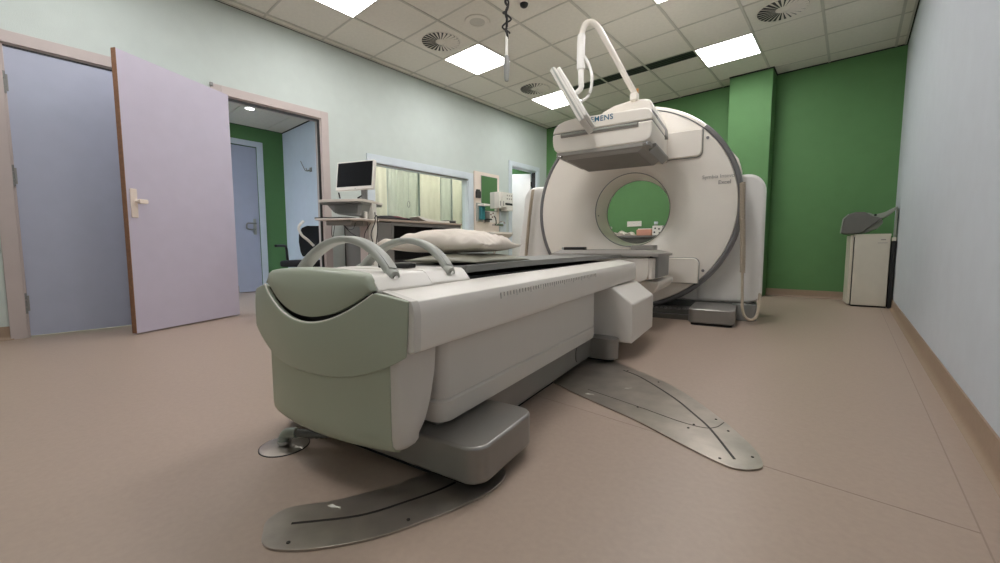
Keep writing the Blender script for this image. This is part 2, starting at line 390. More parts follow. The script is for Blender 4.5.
# control room and the far side room
CX = -7.0
bm = B(); box(bm, CX-0.1, CX, YR+0.08, 8.5, 0, 3.1); struct('wall_control_back', bm, 'wall', flat=True)
bm = B(); box(bm, CX, XL-WT, 5.42, 5.50, 0, 3.1); struct('wall_control_right', bm, 'wall', flat=True)
bm = B(); box(bm, CX, XL-WT, YR+0.08, 8.5, 2.6, 2.64); struct('ceiling_control', bm, 'tile', flat=True)
bm = B(); box(bm, CX, XL-WT, 8.4, 8.5, 0, 2.7); struct('wall_side_far', bm, 'green', flat=True)
bm = B(); box(bm, -6.1, -6.08, 5.50, 8.4, 0, 2.6); struct('wall_side_back', bm, 'green', flat=True)
bm = B(); box(bm, XL-WT-0.02, XL-WT, 6.52, 8.4, 0, 2.6); struct('wall_side_right', bm, 'green', flat=True)

def lamp(name, x, y, z, s, m, label, cat, group, depth=0.006, fr='white'):
    t = thing(name, label, cat, (x, y, z), 0, group)
    bm = B(); h = s/2
    for a in ((-h-0.008, -h, -h-0.008, h+0.008), (h, h+0.008, -h-0.008, h+0.008), (-h, h, -h-0.008, -h), (-h, h, h, h+0.008)): box(bm, a[0], a[1], a[2], a[3], -0.002-depth, 0.001)
    obj('frame', bm, fr, t, flat=True); obj('diffuser', box(B(), -h, h, -h, h, -depth, -0.001), m, t, flat=True); return t
for k, (x, y) in enumerate([(-5.9, 0.0), (-5.7, -1.0)]):
    lamp('ceiling_light', x, y, ZB, 0.5, 'fill_side', 'added unseen fill light on the low corridor ceiling, left of the open doorway', 'ceiling light', 'added corridor fill lights')  # out of view, added to brighten the corridor beyond the doorway
t = thing('downlight', 'small bright downlight in the low ceiling seen through the open doorway', 'ceiling light', (-6.02, 1.96, ZB))
lathe_b = lathe(B(), [(0, -0.006), (0.050, -0.006), (0.050, -0.001)], seg=28); obj('diffuser', lathe_b, 'downlight', t)
obj('rim', lathe(B(), [(0.051, -0.001), (0.051, -0.008), (0.066, -0.004), (0.066, -0.001)], seg=28), 'white', t)
lamp('ceiling_light', -4.98, 3.5, 2.6, 0.34, 'fill_control', 'added unseen fill light in the control room behind the window, nearer the cart', 'ceiling light', None)  # added between window and blinds to light the panels
lamp('ceiling_light', -4.98, 4.75, 2.6, 0.34, 'fill_control', 'added unseen fill light in the control room behind the window, nearer the basin', 'ceiling light', None)  # second added light, for the right end of the blinds
lamp('ceiling_light', -5.4, 7.3, 2.6, 0.4, 'fill_side', 'added unseen fill light deep inside the side room behind the far doorway', 'ceiling light', None)  # added to light the green wall above the open leaf
lamp('ceiling_light', -4.98, 5.82, 2.6, 0.3, 'fill_side', 'small added unseen fill light just inside the side room by the far doorway', 'ceiling light', None)  # added in front of the open white leaf to brighten it

# pleated translucent blind panels seen through the window
blind = thing('window_blind', 'pale cream and green panel blind hanging behind the control room window', 'window blind', (-5.32, 4.35, 0.60))
obj('head_track', box(B(), -5.40, -5.24, 2.83, 5.36, 2.05, 2.08), 'frame_white', blind, F=I4)
def blindpanel(ya, yb, m, label, x=-4.95, amp=0.008):
    ya *= 1.142; yb *= 1.142; x = -5.33-(0.012 if x < -4.96 else 0)
    bm = B(); n = max(6, int((yb-ya)/0.02)); rings = []
    for i in range(n+1):
        y = ya+(yb-ya)*i/n; xx = x+amp*math.sin(i*1.1)+amp*0.5*math.sin(i*0.37)
        rings.append([bm.verts.new((xx, y, 0.60)), bm.verts.new((xx, y, 2.05)), bm.verts.new((xx-0.003, y, 2.05)), bm.verts.new((xx-0.003, y, 0.60))])
    for i in range(n):
        for j in range(4): bm.faces.new((rings[i][j], rings[i][(j+1) % 4], rings[i+1][(j+1) % 4], rings[i+1][j]))
    bm.faces.new(rings[0]); bm.faces.new(rings[-1][::-1])
    return obj('blind_panel', bm, m, blind, F=I4, label=label)
blindpanel(2.85, 3.10, 'blind', 'pale cream blind panel at the left end behind the window, beside the monitor', -4.93)
blindpanel(3.12, 3.62, 'blind3', 'grey-green blind panel with soft folds, second from the left behind the window', -4.97, 0.014)
blindpanel(3.64, 4.02, 'blind', 'wide pale cream blind panel in the middle behind the window', -4.94)
blindpanel(4.04, 4.24, 'blind3', 'narrow grey-green blind panel right of the middle behind the window', -4.97)
blindpanel(4.26, 4.46, 'blind', 'narrow pale cream blind panel near the right end behind the window', -4.94)
blindpanel(4.48, 4.735, 'blind2', 'teal blind panel at the right end behind the window', -4.97)
t = thing('blind_pull_ring', 'small oval pull ring hanging in front of the window blinds', 'ring', (-4.88, 3.60, 1.30))
bm = B(); tube(bm, [(0, 0.02*math.cos(a*PI/8), 0.045*math.sin(a*PI/8)) for a in range(17)], 0.004, 8, 2); obj('ring', bm, 'grey_mid', t)
bm = B(); cyl(bm, (0, 0, 0.045), (0, 0, 0.45), 0.0015, 6); obj('pull_cord', bm, 'grey_mid', t)

# ------------------------------------------------------------------ ceiling fittings
lights = [(-4, -4, 'square ceiling light panel at the top edge of the photo, nearest above the open door'),
          (-4, -1, 'large square ceiling light panel beside the swirl vent, left of the hanging handle'),
          (-4, 2, 'smallest square ceiling light panel, behind the arm of the hanging monitor'),
          (0, 2, 'square ceiling light panel in front of the green column'),
          (0, -1, 'ceiling light panel whose corner just shows at the top edge, above the scanner'),
          (0, -4, 'ceiling light panel overhead behind the viewer, right side'),
          (-4, -7, 'ceiling light panel behind the viewer, left side'), (0, -7, 'ceiling light panel farthest behind the viewer')]
for i, j, lb in lights:
    lamp('ceiling_light', GX+T6*(i+.5), GY+T6*(j+.5), ZC, 0.572, 'lamp', lb, 'ceiling light', 'square ceiling light panels')
def swirl(i, j, lb):
    t = thing('swirl_vent', lb, 'ceiling vent', (GX+T6*(i+.5), GY+T6*(j+.5), ZC), 0, 'round swirl vents')
    obj('plate', box(B(), -0.285, 0.285, -0.285, 0.285, -0.003, -0.001), 'tile', t, flat=True)
    obj('recess', lathe(B(), [(0, -0.0045), (0.214, -0.0045), (0.214, -0.003)], seg=40), 'black', t)
    bm = B()
    for k in range(26):
        a = 2*PI*k/26; T = Matrix.Rotation(a, 4, 'Z')
        v = [T @ Vector(p) for p in ((0.055, -0.004, -0.005), (0.21, -0.017, -0.005), (0.21, 0.011, -0.013), (0.055, 0.004, -0.011))]
        q = [bm.verts.new(p) for p in v]+[bm.verts.new(p+Vector((0, 0, -0.0015))) for p in v]
        for f in ((0, 1, 2, 3), (7, 6, 5, 4), (0, 4, 5, 1), (1, 5, 6, 2), (2, 6, 7, 3), (3, 7, 4, 0)): bm.faces.new([q[w_] for w_ in f])
    obj('swirl_blades', bm, 'tile', t, flat=True)
    obj('hub', lathe(B(), [(0, -0.014), (0.048, -0.013), (0.060, -0.005)], seg=36), 'tile', t)
    obj('rim', lathe(B(), [(0.212, -0.004), (0.213, -0.009), (0.221, -0.009), (0.223, -0.004)], seg=40), 'tile', t)
swirl(-4, -2, 'round swirl ceiling vent left of the big light panel')
swirl(-4, 1, 'round swirl ceiling vent just in front of the smallest light panel')
swirl(1, 1, 'round swirl ceiling vent at upper right near the green column')
t = thing('ceiling_speaker', 'round flat ceiling speaker between the swirl vent and the hanging handle', 'speaker', (-3.045, 3.15, ZC))
obj('rim', lathe(B(), [(0.08, -0.010), (0.125, -0.008), (0.13, 0.0), (0.08, 0.0)], seg=36, closed=True), 'tile', t)
obj('speaker_grille', lathe(B(), [(0, -0.007), (0.082, -0.007), (0.082, -0.001)], seg=36), 'tbar', t)
t = thing('ceiling_sensor', 'small dark dome sensor on the ceiling at the top edge, right of the hanging handle', 'sensor', (-2.475, 3.2, ZC))
obj('base_ring', lathe(B(), [(0, -0.001), (0.055, -0.001), (0.055, -0.02), (0.045, -0.025), (0.0, -0.025)], seg=28), 'white', t)
obj('dome', lathe(B(), [(0.040, -0.025), (0.036, -0.042), (0.022, -0.055), (0, -0.060)], seg=24), 'black', t)
t = thing('slot_diffuser', 'long black slot air diffuser in the ceiling above the scanner', 'ceiling vent', (-2.44, 5.38, ZC))
for k in range(3):
    xa = GX+T6*(k-3)+2.44; obj('slot_panel', box(B(), xa+0.014, xa+T6-0.014, -0.098, 0.095, -0.002, 0.0185), 'black', t, flat=True, )
bm = B()
for k in range(3):
    xa = GX+T6*(k-3)+2.44
    for q in (-0.05, 0.0, 0.05): box(bm, xa+0.02, xa+T6-0.02, q-0.004, q+0.004, -0.006, -0.002)
obj('slot_blades', bm, 'gapdark', t, flat=True)
# hanging pull handle
t = thing('hanging_pull_handle', 'grey pull handle on a white rod and tangled dark cord hanging from the ceiling', 'hanging handle', (-2.165, 2.575, 2.0))
bm = B(); P = [(0.010*math.sin(k*1.9), 0.010*math.cos(k*2.3), 0.33+k*0.0305) for k in range(23)]; P[-1] = (0, 0, 1.0); tube(bm, P, 0.010, 8, 4)
P = [(0.030*math.cos(k*1.5), 0.022*math.sin(k*2.0), 0.36+0.028*k) for k in range(14)]; tube(bm, P, 0.007, 8, 4)
obj('tangled_cord', bm, 'desk_in', t)
bm = B(); cyl(bm, (0, 0, 0.19), (0, 0, 0.36), 0.011, 14); obj('rod', bm, 'white', t)
obj('grip', lathe(B(), [(0, 0), (0.014, 0.002), (0.018, 0.02), (0.024, 0.12), (0.024, 0.17), (0.020, 0.19), (0.013, 0.197), (0, 0.198)], seg=20), 'grey_mid', t)

# ------------------------------------------------------------------ the imaging bed
TH = R(9.6); UC = -1.035
FB = frame((UC*math.cos(TH), UC*math.sin(TH), 0), TH)      # x = across the bed, y = along it towards the scanner
def bedpt(x, y, z=0): return FB @ Vector((x, y, z))
o_ = bedpt(0, 1.8)
bed = thing('patient_table', 'long white and sage green patient table on a grey base in front of the scanner', 'patient table', o_, TH)
tilt = lambda y: 0.010*(y-0.69)
# collar: curved green end panel with a smile-shaped cut-out
def planc(x, y0=0.655, k=0.50): return y0+k*x*x
def col_top(x):
    a = abs(x)
    if a < 0.243: return 0.463+0.088*(a/0.243)**2.0
    return 0.556-0.022*(a-0.243)/0.107
def col_bot(x):
    a = abs(x)/0.35; return 0.318+0.085*min(a, 1.02)**2.6
bm = B(); nx, nz = 70, 10; xs = [-0.357+0.697*i/nx for i in range(nx+1)]
def side_in(x, s):  # outline narrows towards the lower corners
    return x*(1-0.02*(1-s)**2)
g0 = [[bm.verts.new((side_in(x, j/nz), planc(x)+0.010*(1-j/nz)**2-0.016*(1-j/nz)*(abs(x)/0.35)**3, col_bot(x)+(col_top(x)-col_bot(x))*j/nz)) for j in range(nz+1)] for x in xs]
g1 = [[bm.verts.new((side_in(x, j/nz)*0.985, planc(x)+0.017-0.016*(1-j/nz)*(abs(x)/0.35)**3, col_bot(x)+(col_top(x)-col_bot(x))*j/nz)) for j in range(nz+1)] for x in xs]
for i in range(nx):
    for j in range(nz):
        bm.faces.new((g0[i][j], g0[i+1][j], g0[i+1][j+1], g0[i][j+1])); bm.faces.new((g1[i][j+1], g1[i+1][j+1], g1[i+1][j], g1[i][j]))
    bm.faces.new((g0[i][0], g1[i][0], g1[i+1][0], g0[i+1][0])); bm.faces.new((g0[i][nz], g0[i+1][nz], g1[i+1][nz], g1[i][nz]))
for j in range(nz):
    bm.faces.new((g0[0][j], g0[0][j+1], g1[0][j+1], g1[0][j])); bm.faces.new((g0[nx][j], g1[nx][j], g1[nx][j+1], g0[nx][j+1]))
obj('end_panel', bm, 'bed_green', bed, F=FB, bevel=0.004, seg=2)
bm = B(); LP = [Vector((x, planc(x)+0.004, col_top(x)+0.0005)) for x in [-0.243+0.486*k/40 for k in range(41)]]
sweep(bm, LP, circ(0.0022, 6), Vector((0, 1, 0))); obj('lip_highlight', bm, 'bed_white', bed, F=FB, label='thin pale strip imitating the highlight along the smile-shaped cut-out')  # pale strip put in as the bright highlight on the panel edge
# dark recess behind the smile gap
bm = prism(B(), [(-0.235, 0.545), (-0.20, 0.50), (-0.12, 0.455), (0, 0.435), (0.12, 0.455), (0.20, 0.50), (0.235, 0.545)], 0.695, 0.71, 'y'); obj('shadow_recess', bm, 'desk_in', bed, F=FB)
# headboard
def hb_top(x): return 0.600+0.012*(1-(x/0.215)**2)
bm = B(); rows = []
N = 44
for i in range(N+1):
    x = -0.236+0.472*i/N; a = abs(x)
    zt = hb_top(min(a, 0.212)) if a < 0.212 else 0.600-0.040*((a-0.212)/0.024)**1.2
    zb = min(0.478+0.082*(a/0.236)**2.0, zt-0.001)
    y = planc(x)+0.008
    col = [(y+0.004, zb-0.0), (y, zb+(zt-zb)*0.15), (y-0.003, zb+(zt-zb)*0.5), (y, zb+(zt-zb)*0.85), (y+0.008, zb+(zt-zb)*0.965), (min(y+0.020, 0.707), zt), (0.712, zt+0.001), (0.712, zb)]
    rows.append([bm.verts.new((x, p, q)) for p, q in col])
for i in range(N):
    for j in range(8): bm.faces.new((rows[i][j], rows[i+1][j], rows[i+1][(j+1) % 8], rows[i][(j+1) % 8]))
bm.faces.new(rows[0]); bm.faces.new(rows[-1][::-1])
obj('headboard', bm, 'bed_green', bed, F=FB, angle=50)
# lower end box: side profile extruded over the width, green front skin, white flanks
prof = [(0.700, 0.42), (0.700, 0.175), (0.703, 0.152), (0.712, 0.138), (0.728, 0.131), (0.755, 0.134), (0.785, 0.152), (0.808, 0.182), (0.826, 0.225), (0.838, 0.27), (0.848, 0.33), (0.856, 0.42)]
def loftbox(bm, prof, xs_, shrink):
    rings = []
    for x, s in zip(xs_, shrink):
        rings.append([bm.verts.new((x*(0.962+0.038*min(1, max(0, y-0.70)/0.12)), y if y > 0.76 else y+0.45*x*x-0.02+(0.010*s), z+s*0.02*(1 if z < 0.3 else 0))) for y, z in prof])
    for a, b in zip(rings, rings[1:]):
        for j in range(len(prof)): bm.faces.new((a[j], a[(j+1) % len(prof)], b[(j+1) % len(prof)], b[j]))
    bm.faces.new(rings[0]); bm.faces.new(rings[-1][::-1])
xs_ = [-0.302, -0.296, -0.28]+[-0.26+0.04*k for k in range(14)]+[0.28, 0.296, 0.302]
sh = [1, 0.35, 0]+[0]*14+[0, 0.35, 1]
bm = B(); loftbox(bm, prof, xs_, sh); obj('end_box', bm, 'bed_shell', bed, F=FB, angle=45)
fp = [(0.7035, 0.41), (0.6965, 0.41), (0.6965, 0.175), (0.699, 0.150), (0.708, 0.134), (0.724, 0.127), (0.730, 0.133), (0.712, 0.141), (0.705, 0.154), (0.7035, 0.175)]
bm = B(); loftbox(bm, fp, xs_[2:-2], sh[2:-2]); obj('end_box_cover', bm, 'bed_green2', bed, F=FB, angle=45, label='sage green front cover')
# rails
def rail(side):
    sec = [(0.349, 0.520), (0.343, 0.534), (0.30, 0.543), (0.240, 0.554), (0.215, 0.554), (0.215, 0.50), (0.30, 0.412), (0.335, 0.402), (0.345, 0.406), (0.352, 0.42), (0.353, 0.50)]
    bm = B(); ys = [0.722, 0.90, 1.5, 2.2, 3.0, 3.03, 3.04]; sc = [0]*5+[0.006, 0.02]
    rings = [[bm.verts.new((side*(x-s), y-(0.004*max(0, (0.535-z)/0.12) if y < 0.73 else 0), z+tilt(y)*(1.1 if z > 0.5 else 1.4)+(s*0.5 if z < 0.45 else -s*0.5))) for x, z in sec] for y, s in zip(ys, sc)]
    for a, b in zip(rings, rings[1:]):
        for j in range(len(sec)): bm.faces.new((a[j], a[(j+1) % len(sec)], b[(j+1) % len(sec)], b[j]))
    bm.faces.new(rings[0]); bm.faces.new(rings[-1][::-1])
    o = obj('side_rail', bm, 'bed_white', bed, F=FB, bevel=0.004, angle=30)
    bm = B()
    pts = [(0.3545, 0.500), (0.3505, 0.521), (0.344, 0.5355)]
    for y0_, y1_ in ((0.716, 0.742),): prism(bm, [(side*x, z+0.0012) for x, z in ((0.3545, 0.41), (0.3555, 0.50), (0.351, 0.522), (0.344, 0.5355), (0.245, 0.556), (0.245, 0.550), (0.33, 0.53), (0.33, 0.41))], y0_, y1_, 'y')
    for v in bm.verts: v.co.y -= 0.004*max(0, (0.535-v.co.z)/0.12)*(1 if v.co.y < 0.73 else 0.9)
    obj('end_band', bm, 'bed_shell', bed, F=FB, bevel=0.002)
    return o
ra = rail(1); rail(-1)
bm = B()
for k in range(46):
    y = 1.122+0.0215*k; hgt = 0.020 if k % 5 == 0 else 0.014; zt = 0.516+tilt(y)*1.1
    box(bm, 0.3515, 0.3545, y-0.0015, y+0.0015, zt-hgt, zt)
o = obj('ruler_marks', bm, 'tick', ra, F=FB, flat=True, label='row of fine engraved ruler ticks')
# top covers
def cover(name, y0_, y1_, ztop, xin, xout, zout):
    bm = B(); sec = [(-xout, zout), (-xin-0.006, ztop-0.008), (-xin+0.006, ztop), (xin-0.006, ztop), (xin+0.006, ztop-0.008), (xout, zout), (xout, zout-0.012), (-xout, zout-0.012)]
    prism(bm, sec, y0_, y1_, 'y'); return obj(name, bm, 'bed_white', bed, F=FB, bevel=0.003)
cover('top_cover', 0.708, 0.915, 0.598, 0.212, 0.243, 0.560)
cover('top_cover', 0.918, 1.115, 0.600, 0.205, 0.236, 0.563)
# inner trough floor between rails
bm = box(B(), -0.235, 0.235, 0.70, 3.0, 0.50, 0.555); obj('table_deck', bm, 'desk_in', bed, F=FB)
# arched handles
def hoop(yc, lean):
    P = []
    for k in range(41):
        a = PI*k/40; x = -0.232*math.cos(a); x *= 0.92; s = math.sin(a); q_ = 1-(x/0.2138)**2
        P.append(Vector((x, yc+lean*s, 0.579+0.114*max(0, q_)**0.80)))
    bm = B()
    # strap: rectangular rounded section, broad along the bed
    rings = []
    n = len(P)
    for i, p in enumerate(P):
        dd = (P[min(i+1, n-1)]-P[max(i-1, 0)]).normalized(); yv = Vector((0, 1, 0)); nv = dd.cross(yv).normalized()
        sec = rrect(-0.022, 0.022, -0.010, 0.010, 0.007, 3)
        rings.append([bm.verts.new(p+yv*a+nv*b) for a, b in sec])
    m_ = len(rings[0])
    for i in range(n-1):
        for j in range(m_): bm.faces.new((rings[i][j], rings[i][(j+1) % m_], rings[i+1][(j+1) % m_], rings[i+1][j]))
    bm.faces.new(rings[0]); bm.faces.new(rings[-1][::-1])
    h = obj('arched_handle', bm, 'grey_handle', bed, F=FB, angle=45)
    # raised centre rib
    bm = B(); sweep(bm, [p+Vector((p.x*0.036, 0, 0.0065)) for i, p in enumerate(P[5:36])], rrect(-0.003, 0.003, -0.012, 0.012, 0.002, 2), Vector((0, 1, 0)))
    obj('handle_rib', bm, 'grey_handle', h, F=FB)
    for s in (-1, 1):
        bm = B(); cyl(bm, (s*0.198, yc, 0.593), (s*0.221, yc, 0.586), 0.0185, 24); pv = obj('handle_pivot', bm, 'grey_handle', h, F=FB, bevel=0.003)
        bm = B(); cyl(bm, (s*0.219, yc, 0.587), (s*0.225, yc, 0.585), 0.0075, 16); obj('pivot_screw', bm, 'chrome', h, F=FB)
hoop(0.785, 0.02); hoop(1.030, 0.03)
# body panels
bm = prism(B(), rrect(-0.300, 0.300, 0.885, 2.262, 0.035, 6), 0.222, 0.46, 'z'); obj('body_panel', bm, 'bed_shell', bed, F=FB, bevel=0.002)
bm = B()
sec = rrect(-0.308, 0.308, 0.875, 2.25, 0.045, 6); low = rrect(-0.290, 0.290, 0.895, 2.225, 0.045, 6)
rg = [[bm.verts.new((x, y, z)) for x, y in s_] for s_, z in ((low, 0.146), (rrect(-0.304, 0.304, 0.880, 2.245, 0.045, 6), 0.156), (sec, 0.175), (sec, 0.216), (rrect(-0.302, 0.302, 0.88, 2.245, 0.04, 6), 0.222))]
for a, b in zip(rg, rg[1:]):
    for j in range(len(a)): bm.faces.new((a[j], a[(j+1) % len(a)], b[(j+1) % len(a)], b[j]))
bm.faces.new(rg[0][::-1]); bm.faces.new(rg[-1]); obj('skirt_panel', bm, 'bed_shell', bed, F=FB)
bm = box(B(), -0.29, 0.29, 0.86, 2.9, 0.41, 0.50); obj('under_frame', bm, 'grey_dark', bed, F=FB)
bm = prism(B(), rrect(-0.268, 0.268, 0.90, 2.36, 0.02), 0.028, 0.146, 'z'); obj('base_beam', bm, 'grey_base', bed, F=FB, bevel=0.006)
bm = prism(B(), rrect(-0.460, 0.460, 0.835, 1.165, 0.055, 8), 0.030, 0.136, 'z'); obj('foot_block', bm, 'grey_base', bed, F=FB, bevel=0.010, seg=3)
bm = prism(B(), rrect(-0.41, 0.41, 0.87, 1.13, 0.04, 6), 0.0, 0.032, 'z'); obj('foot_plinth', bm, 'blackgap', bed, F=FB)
bm = prism(B(), rrect(-0.415, 0.415, 2.275, 2.395, 0.06, 10), 0.020, 0.140, 'z'); obj('cross_foot', bm, 'grey_base', bed, F=FB, bevel=0.006)
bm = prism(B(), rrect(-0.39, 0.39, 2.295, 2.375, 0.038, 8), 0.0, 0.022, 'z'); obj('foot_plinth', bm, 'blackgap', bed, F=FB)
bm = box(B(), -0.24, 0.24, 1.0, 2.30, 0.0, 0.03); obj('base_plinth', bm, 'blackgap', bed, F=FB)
bm = B(); tube(bm, [(0.2685, 2.05, 0.05), (0.2695, 2.035, 0.07), (0.2695, 2.035, 0.11), (0.2685, 2.05, 0.125)], 0.003, 8, 4); obj('cover_clip', bm, 'grey_dark', bed, F=FB)
# motor box under the far end
bm = B(); sec = [(0.475, 0.098), (0.475, 0.335), (0.355, 0.428), (-0.355, 0.428), (-0.475, 0.335), (-0.475, 0.098)]
prism(bm, sec, 2.415, 3.02, 'y'); obj('motor_box', bm, 'bed_white', bed, F=FB, bevel=0.012, seg=3)
# pallet with curved pad
bm = B(); NY, NX = 30, 16
def padz(x, y):
    t_ = (x/0.205)**2
    base = 0.583+0.004*min(1, max(0, (y-1.12)/0.4))+tilt(y)*0.35
    return base+0.010*t_
top = [[bm.verts.new((-0.205+0.41*i/NX, 1.135+(3.16-1.135)*j/NY, padz(-0.205+0.41*i/NX, 1.135+(3.16-1.135)*j/NY)+0.012)) for i in range(NX+1)] for j in range(NY+1)]
bot = [[bm.verts.new((v.co.x*0.99, v.co.y, v.co.z-0.027)) for v in row] for row in top]
for j in range(NY):
    for i in range(NX):
        bm.faces.new((top[j][i], top[j][i+1], top[j+1][i+1], top[j+1][i])); bm.faces.new((bot[j][i], bot[j+1][i], bot[j+1][i+1], bot[j][i+1]))
    for i in (0, NX): bm.faces.new((top[j][i], top[j+1][i], bot[j+1][i], bot[j][i]))
for i in range(NX):
    for j in (0, NY): bm.faces.new((top[j][i], top[j][i+1], bot[j][i+1], bot[j][i]))
obj('pallet', bm, 'pad', bed, F=FB, bevel=0.004)
bm = box(B(), -0.185, 0.185, 1.12, 3.10, 0.552, 0.566); obj('pallet_carrier', bm, 'black', bed, F=FB, bevel=0.004)

# things lying on the bed
def cushion(name, m, label, cat, cx, cy, rz, L, W, Hh, zb, wr=0.006, seed=0, flat_=0.35):
    bm = B(); n = 44; T = FB @ Matrix.Translation((cx, cy, zb)) @ Matrix.Rotation(rz, 4, 'Z'); tp, bt = [], []
    for j in range(n+1):
        rt, rb = [], []
        for i in range(n+1):
            a, b = -1+2*i/n, -1+2*j/n
            e = max(0.0, (1-abs(a)**2.6))**0.55*max(0.0, (1-abs(b)**2.6))**0.55
            pin = 1-0.07*(1-a*a)*abs(b)**3-0.0; pin2 = 1-0.07*(1-b*b)*abs(a)**3
            x = a*L/2*pin2; y = b*W/2*pin
            nz_ = noise.noise(Vector((x*9+seed, y*9, seed)))*0.5+noise.noise(Vector((x*26, y*14+seed, seed)))*0.35
            edge = (1-e)
            w_ = wr*nz_*(0.6+1.6*edge)+wr*0.9*math.sin(14*a+5*b+3*noise.noise(Vector((a*3, b*3, seed))))*edge*(1 if 0 < e else 0)
            sag = Hh*flat_
            if wr: w_ -= wr*1.1*abs(math.sin(7*b+5*a*(1+b)+1.5*noise.noise(Vector((a*2, b*2, 5)))))**0.5*max(0, abs(a)-0.15)*(e**0.5)*1.2
            rt.append(bm.verts.new(T @ Vector((x, y, sag+(Hh-sag)*e+w_*(1 if e > 0 else 0)))))
            rb.append(bm.verts.new(T @ Vector((x, y, sag-sag*e**0.6))) if (0 < i < n and 0 < j < n) else rt[-1])
        tp.append(rt); bt.append(rb)
    for j in range(n):
        for i in range(n):
            bm.faces.new((tp[j][i], tp[j][i+1], tp[j+1][i+1], tp[j+1][i]))
            q = [bt[j][i], bt[j+1][i], bt[j+1][i+1], bt[j][i+1]]
            try: bm.faces.new(q)
            except ValueError: pass
    return single(name, bm, m, label, cat, angle=180)
cushion('pillow', 'pillow', 'crumpled white pillow lying on the patient table behind the arched handles', 'pillow', -0.105, 1.44, R(4), 0.55, 0.36, 0.104, 0.645, 0.014, 3.1)
cushion('head_cushion', 'cushion', 'flat olive grey vinyl cushion under the white pillow on the patient table', 'cushion', 0.02, 1.42, R(0), 0.36, 0.44, 0.037, 0.607, 0.0, 1.0, 0.2)
t = thing('handheld_controller', 'flat black handheld controller lying on the table cover between the arched handles', 'controller', bedpt(0.045, 0.965, 0.6015), TH+R(10))
obj('housing', prism(B(), rrect(-0.06, 0.06, -0.025, 0.025, 0.008), 0.0, 0.014, 'z'), 'black', t, bevel=0.003)
obj('button_panel', prism(B(), rrect(-0.05, 0.05, -0.018, 0.018, 0.004), 0.014, 0.0155, 'z'), 'grey_dark', t)

# ------------------------------------------------------------------ the scanner
GZ = 1.052
gan = thing('scanner_gantry', 'huge round cream white scanner gantry with a central tunnel and grey ring', 'medical scanner', bedpt(0, 4.5), TH)
TG = Matrix.Translation((0, 0, GZ)) @ Matrix.Rotation(R(-90), 4, 'X')     # lathe axis -> +y
def gl(prof, m, name, seg=96, **k):
    a0, a1 = k.pop('a0', 0), k.pop('a1', 2*PI); cl = k.pop('closed', False); par = k.pop('par', gan)
    return obj(name, lathe(B(), prof, TG, seg, a0, a1, cl), m, par, F=FB, **k)
face = gl([(0.952, 4.26), (0.952, 4.185), (0.945, 4.172), (0.80, 4.168), (0.72, 4.168), (0.65, 4.172), (0.57, 4.184), (0.50, 4.203), (0.44, 4.228), (0.40, 4.250), (0.376, 4.268)], 'gantry', 'face_disc', angle=60)
# tunnel
gl([(0.374, 4.266), (0.370, 4.278), (0.357, 4.34), (0.347, 4.46), (0.341, 4.56)], 'gantry', 'tunnel_throat', angle=60)
gl([(0.377, 4.270), (0.371, 4.263), (0.368, 4.273), (0.374, 4.281)], 'grey_mid', 'throat_seam', closed=True)
gl([(0.341, 4.56), (0.336, 4.572), (0.338, 4.59), (0.352, 4.62), (0.40, 4.80), (0.46, 4.98)], 'gantry', 'tunnel_liner', angle=60)
gl([(0.343, 4.562), (0.334, 4.570), (0.335, 4.580), (0.343, 4.574)], 'ring', 'tunnel_rim', closed=True)
# lathe angle: 0 = +x, 90deg = -z (because of the rotation)
gl([(0.952, 4.175), (0.952, 4.25), (0.997, 4.25), (0.997, 4.20), (0.985, 4.178), (0.964, 4.170)], 'ring', 'grey_ring', a0=R(-47), a1=R(-47+285), closed=True)
gl([(0.960, 4.180), (0.960, 4.25), (0.995, 4.25), (0.995, 4.21), (0.984, 4.186)], 'gantry', 'top_band', seg=40, a0=R(-47+285), a1=R(313), closed=True)
gl([(0.950, 4.172), (0.950, 4.2), (0.957, 4.2), (0.957, 4.174)], 'ring', 'ring_seam', seg=40, a0=R(-47+285), a1=R(313), closed=True)
bm = lathe(B(), [(0.30, 4.22), (0.94, 4.22), (0.94, 4.40), (0.30, 4.40)], TG, 64, closed=True)
obj('drum', lathe(B(), [(0.46, 4.26), (0.965, 4.25), (0.965, 4.99), (0.46, 4.99)], TG, 96, closed=True), 'gantry_body', gan, F=FB); bm.free()
# rear housing with shoulders left and right (leave the tunnel open by building it as side pieces)
def housing(name, x_in, x_out_b, x_out_t, ztop, side):
    r_ = 0.15; pts = []
    if side > 0:
        pts = [(x_in, 0.15), (x_out_b-0.10, 0.15), (x_out_b-0.04, 0.175), (x_out_b-0.008, 0.215), (x_out_b, 0.26)]
        for k in range(9): a = R(90*k/8); pts.append((x_out_t-r_+r_*math.cos(a), ztop-r_*1.1+r_*1.1*math.sin(a)))
        pts += [(x_in+0.05, ztop), (x_in, ztop-0.02)]
    else:
        pts = [(x_in, 0.15), (x_in, ztop-0.02), (x_in-0.05, ztop)]
        for k in range(9): a = R(90+90*k/8); pts.append((x_out_t+r_+r_*math.cos(a), ztop-r_*1.1+r_*1.1*math.sin(a)))
        pts += [(x_out_b, 0.26), (x_out_b+0.008, 0.215), (x_out_b+0.04, 0.175), (x_out_b+0.10, 0.15)]
    return obj(name, prism(B(), pts, 4.36, 4.95, 'y'), 'gantry_body', gan, F=FB, bevel=0.035, seg=4)
housing('side_housing', 0.62, 1.165, 1.160, 1.335, 1)
housing('side_housing', -0.62, -1.40, -1.29, 1.385, -1)
bm = prism(B(), [(-0.90, 0.15), (0.90, 0.15), (0.90, 0.36), (-0.90, 0.36)], 4.37, 4.90, 'y'); obj('lower_housing', bm, 'gantry_body', gan, F=FB, bevel=0.02)
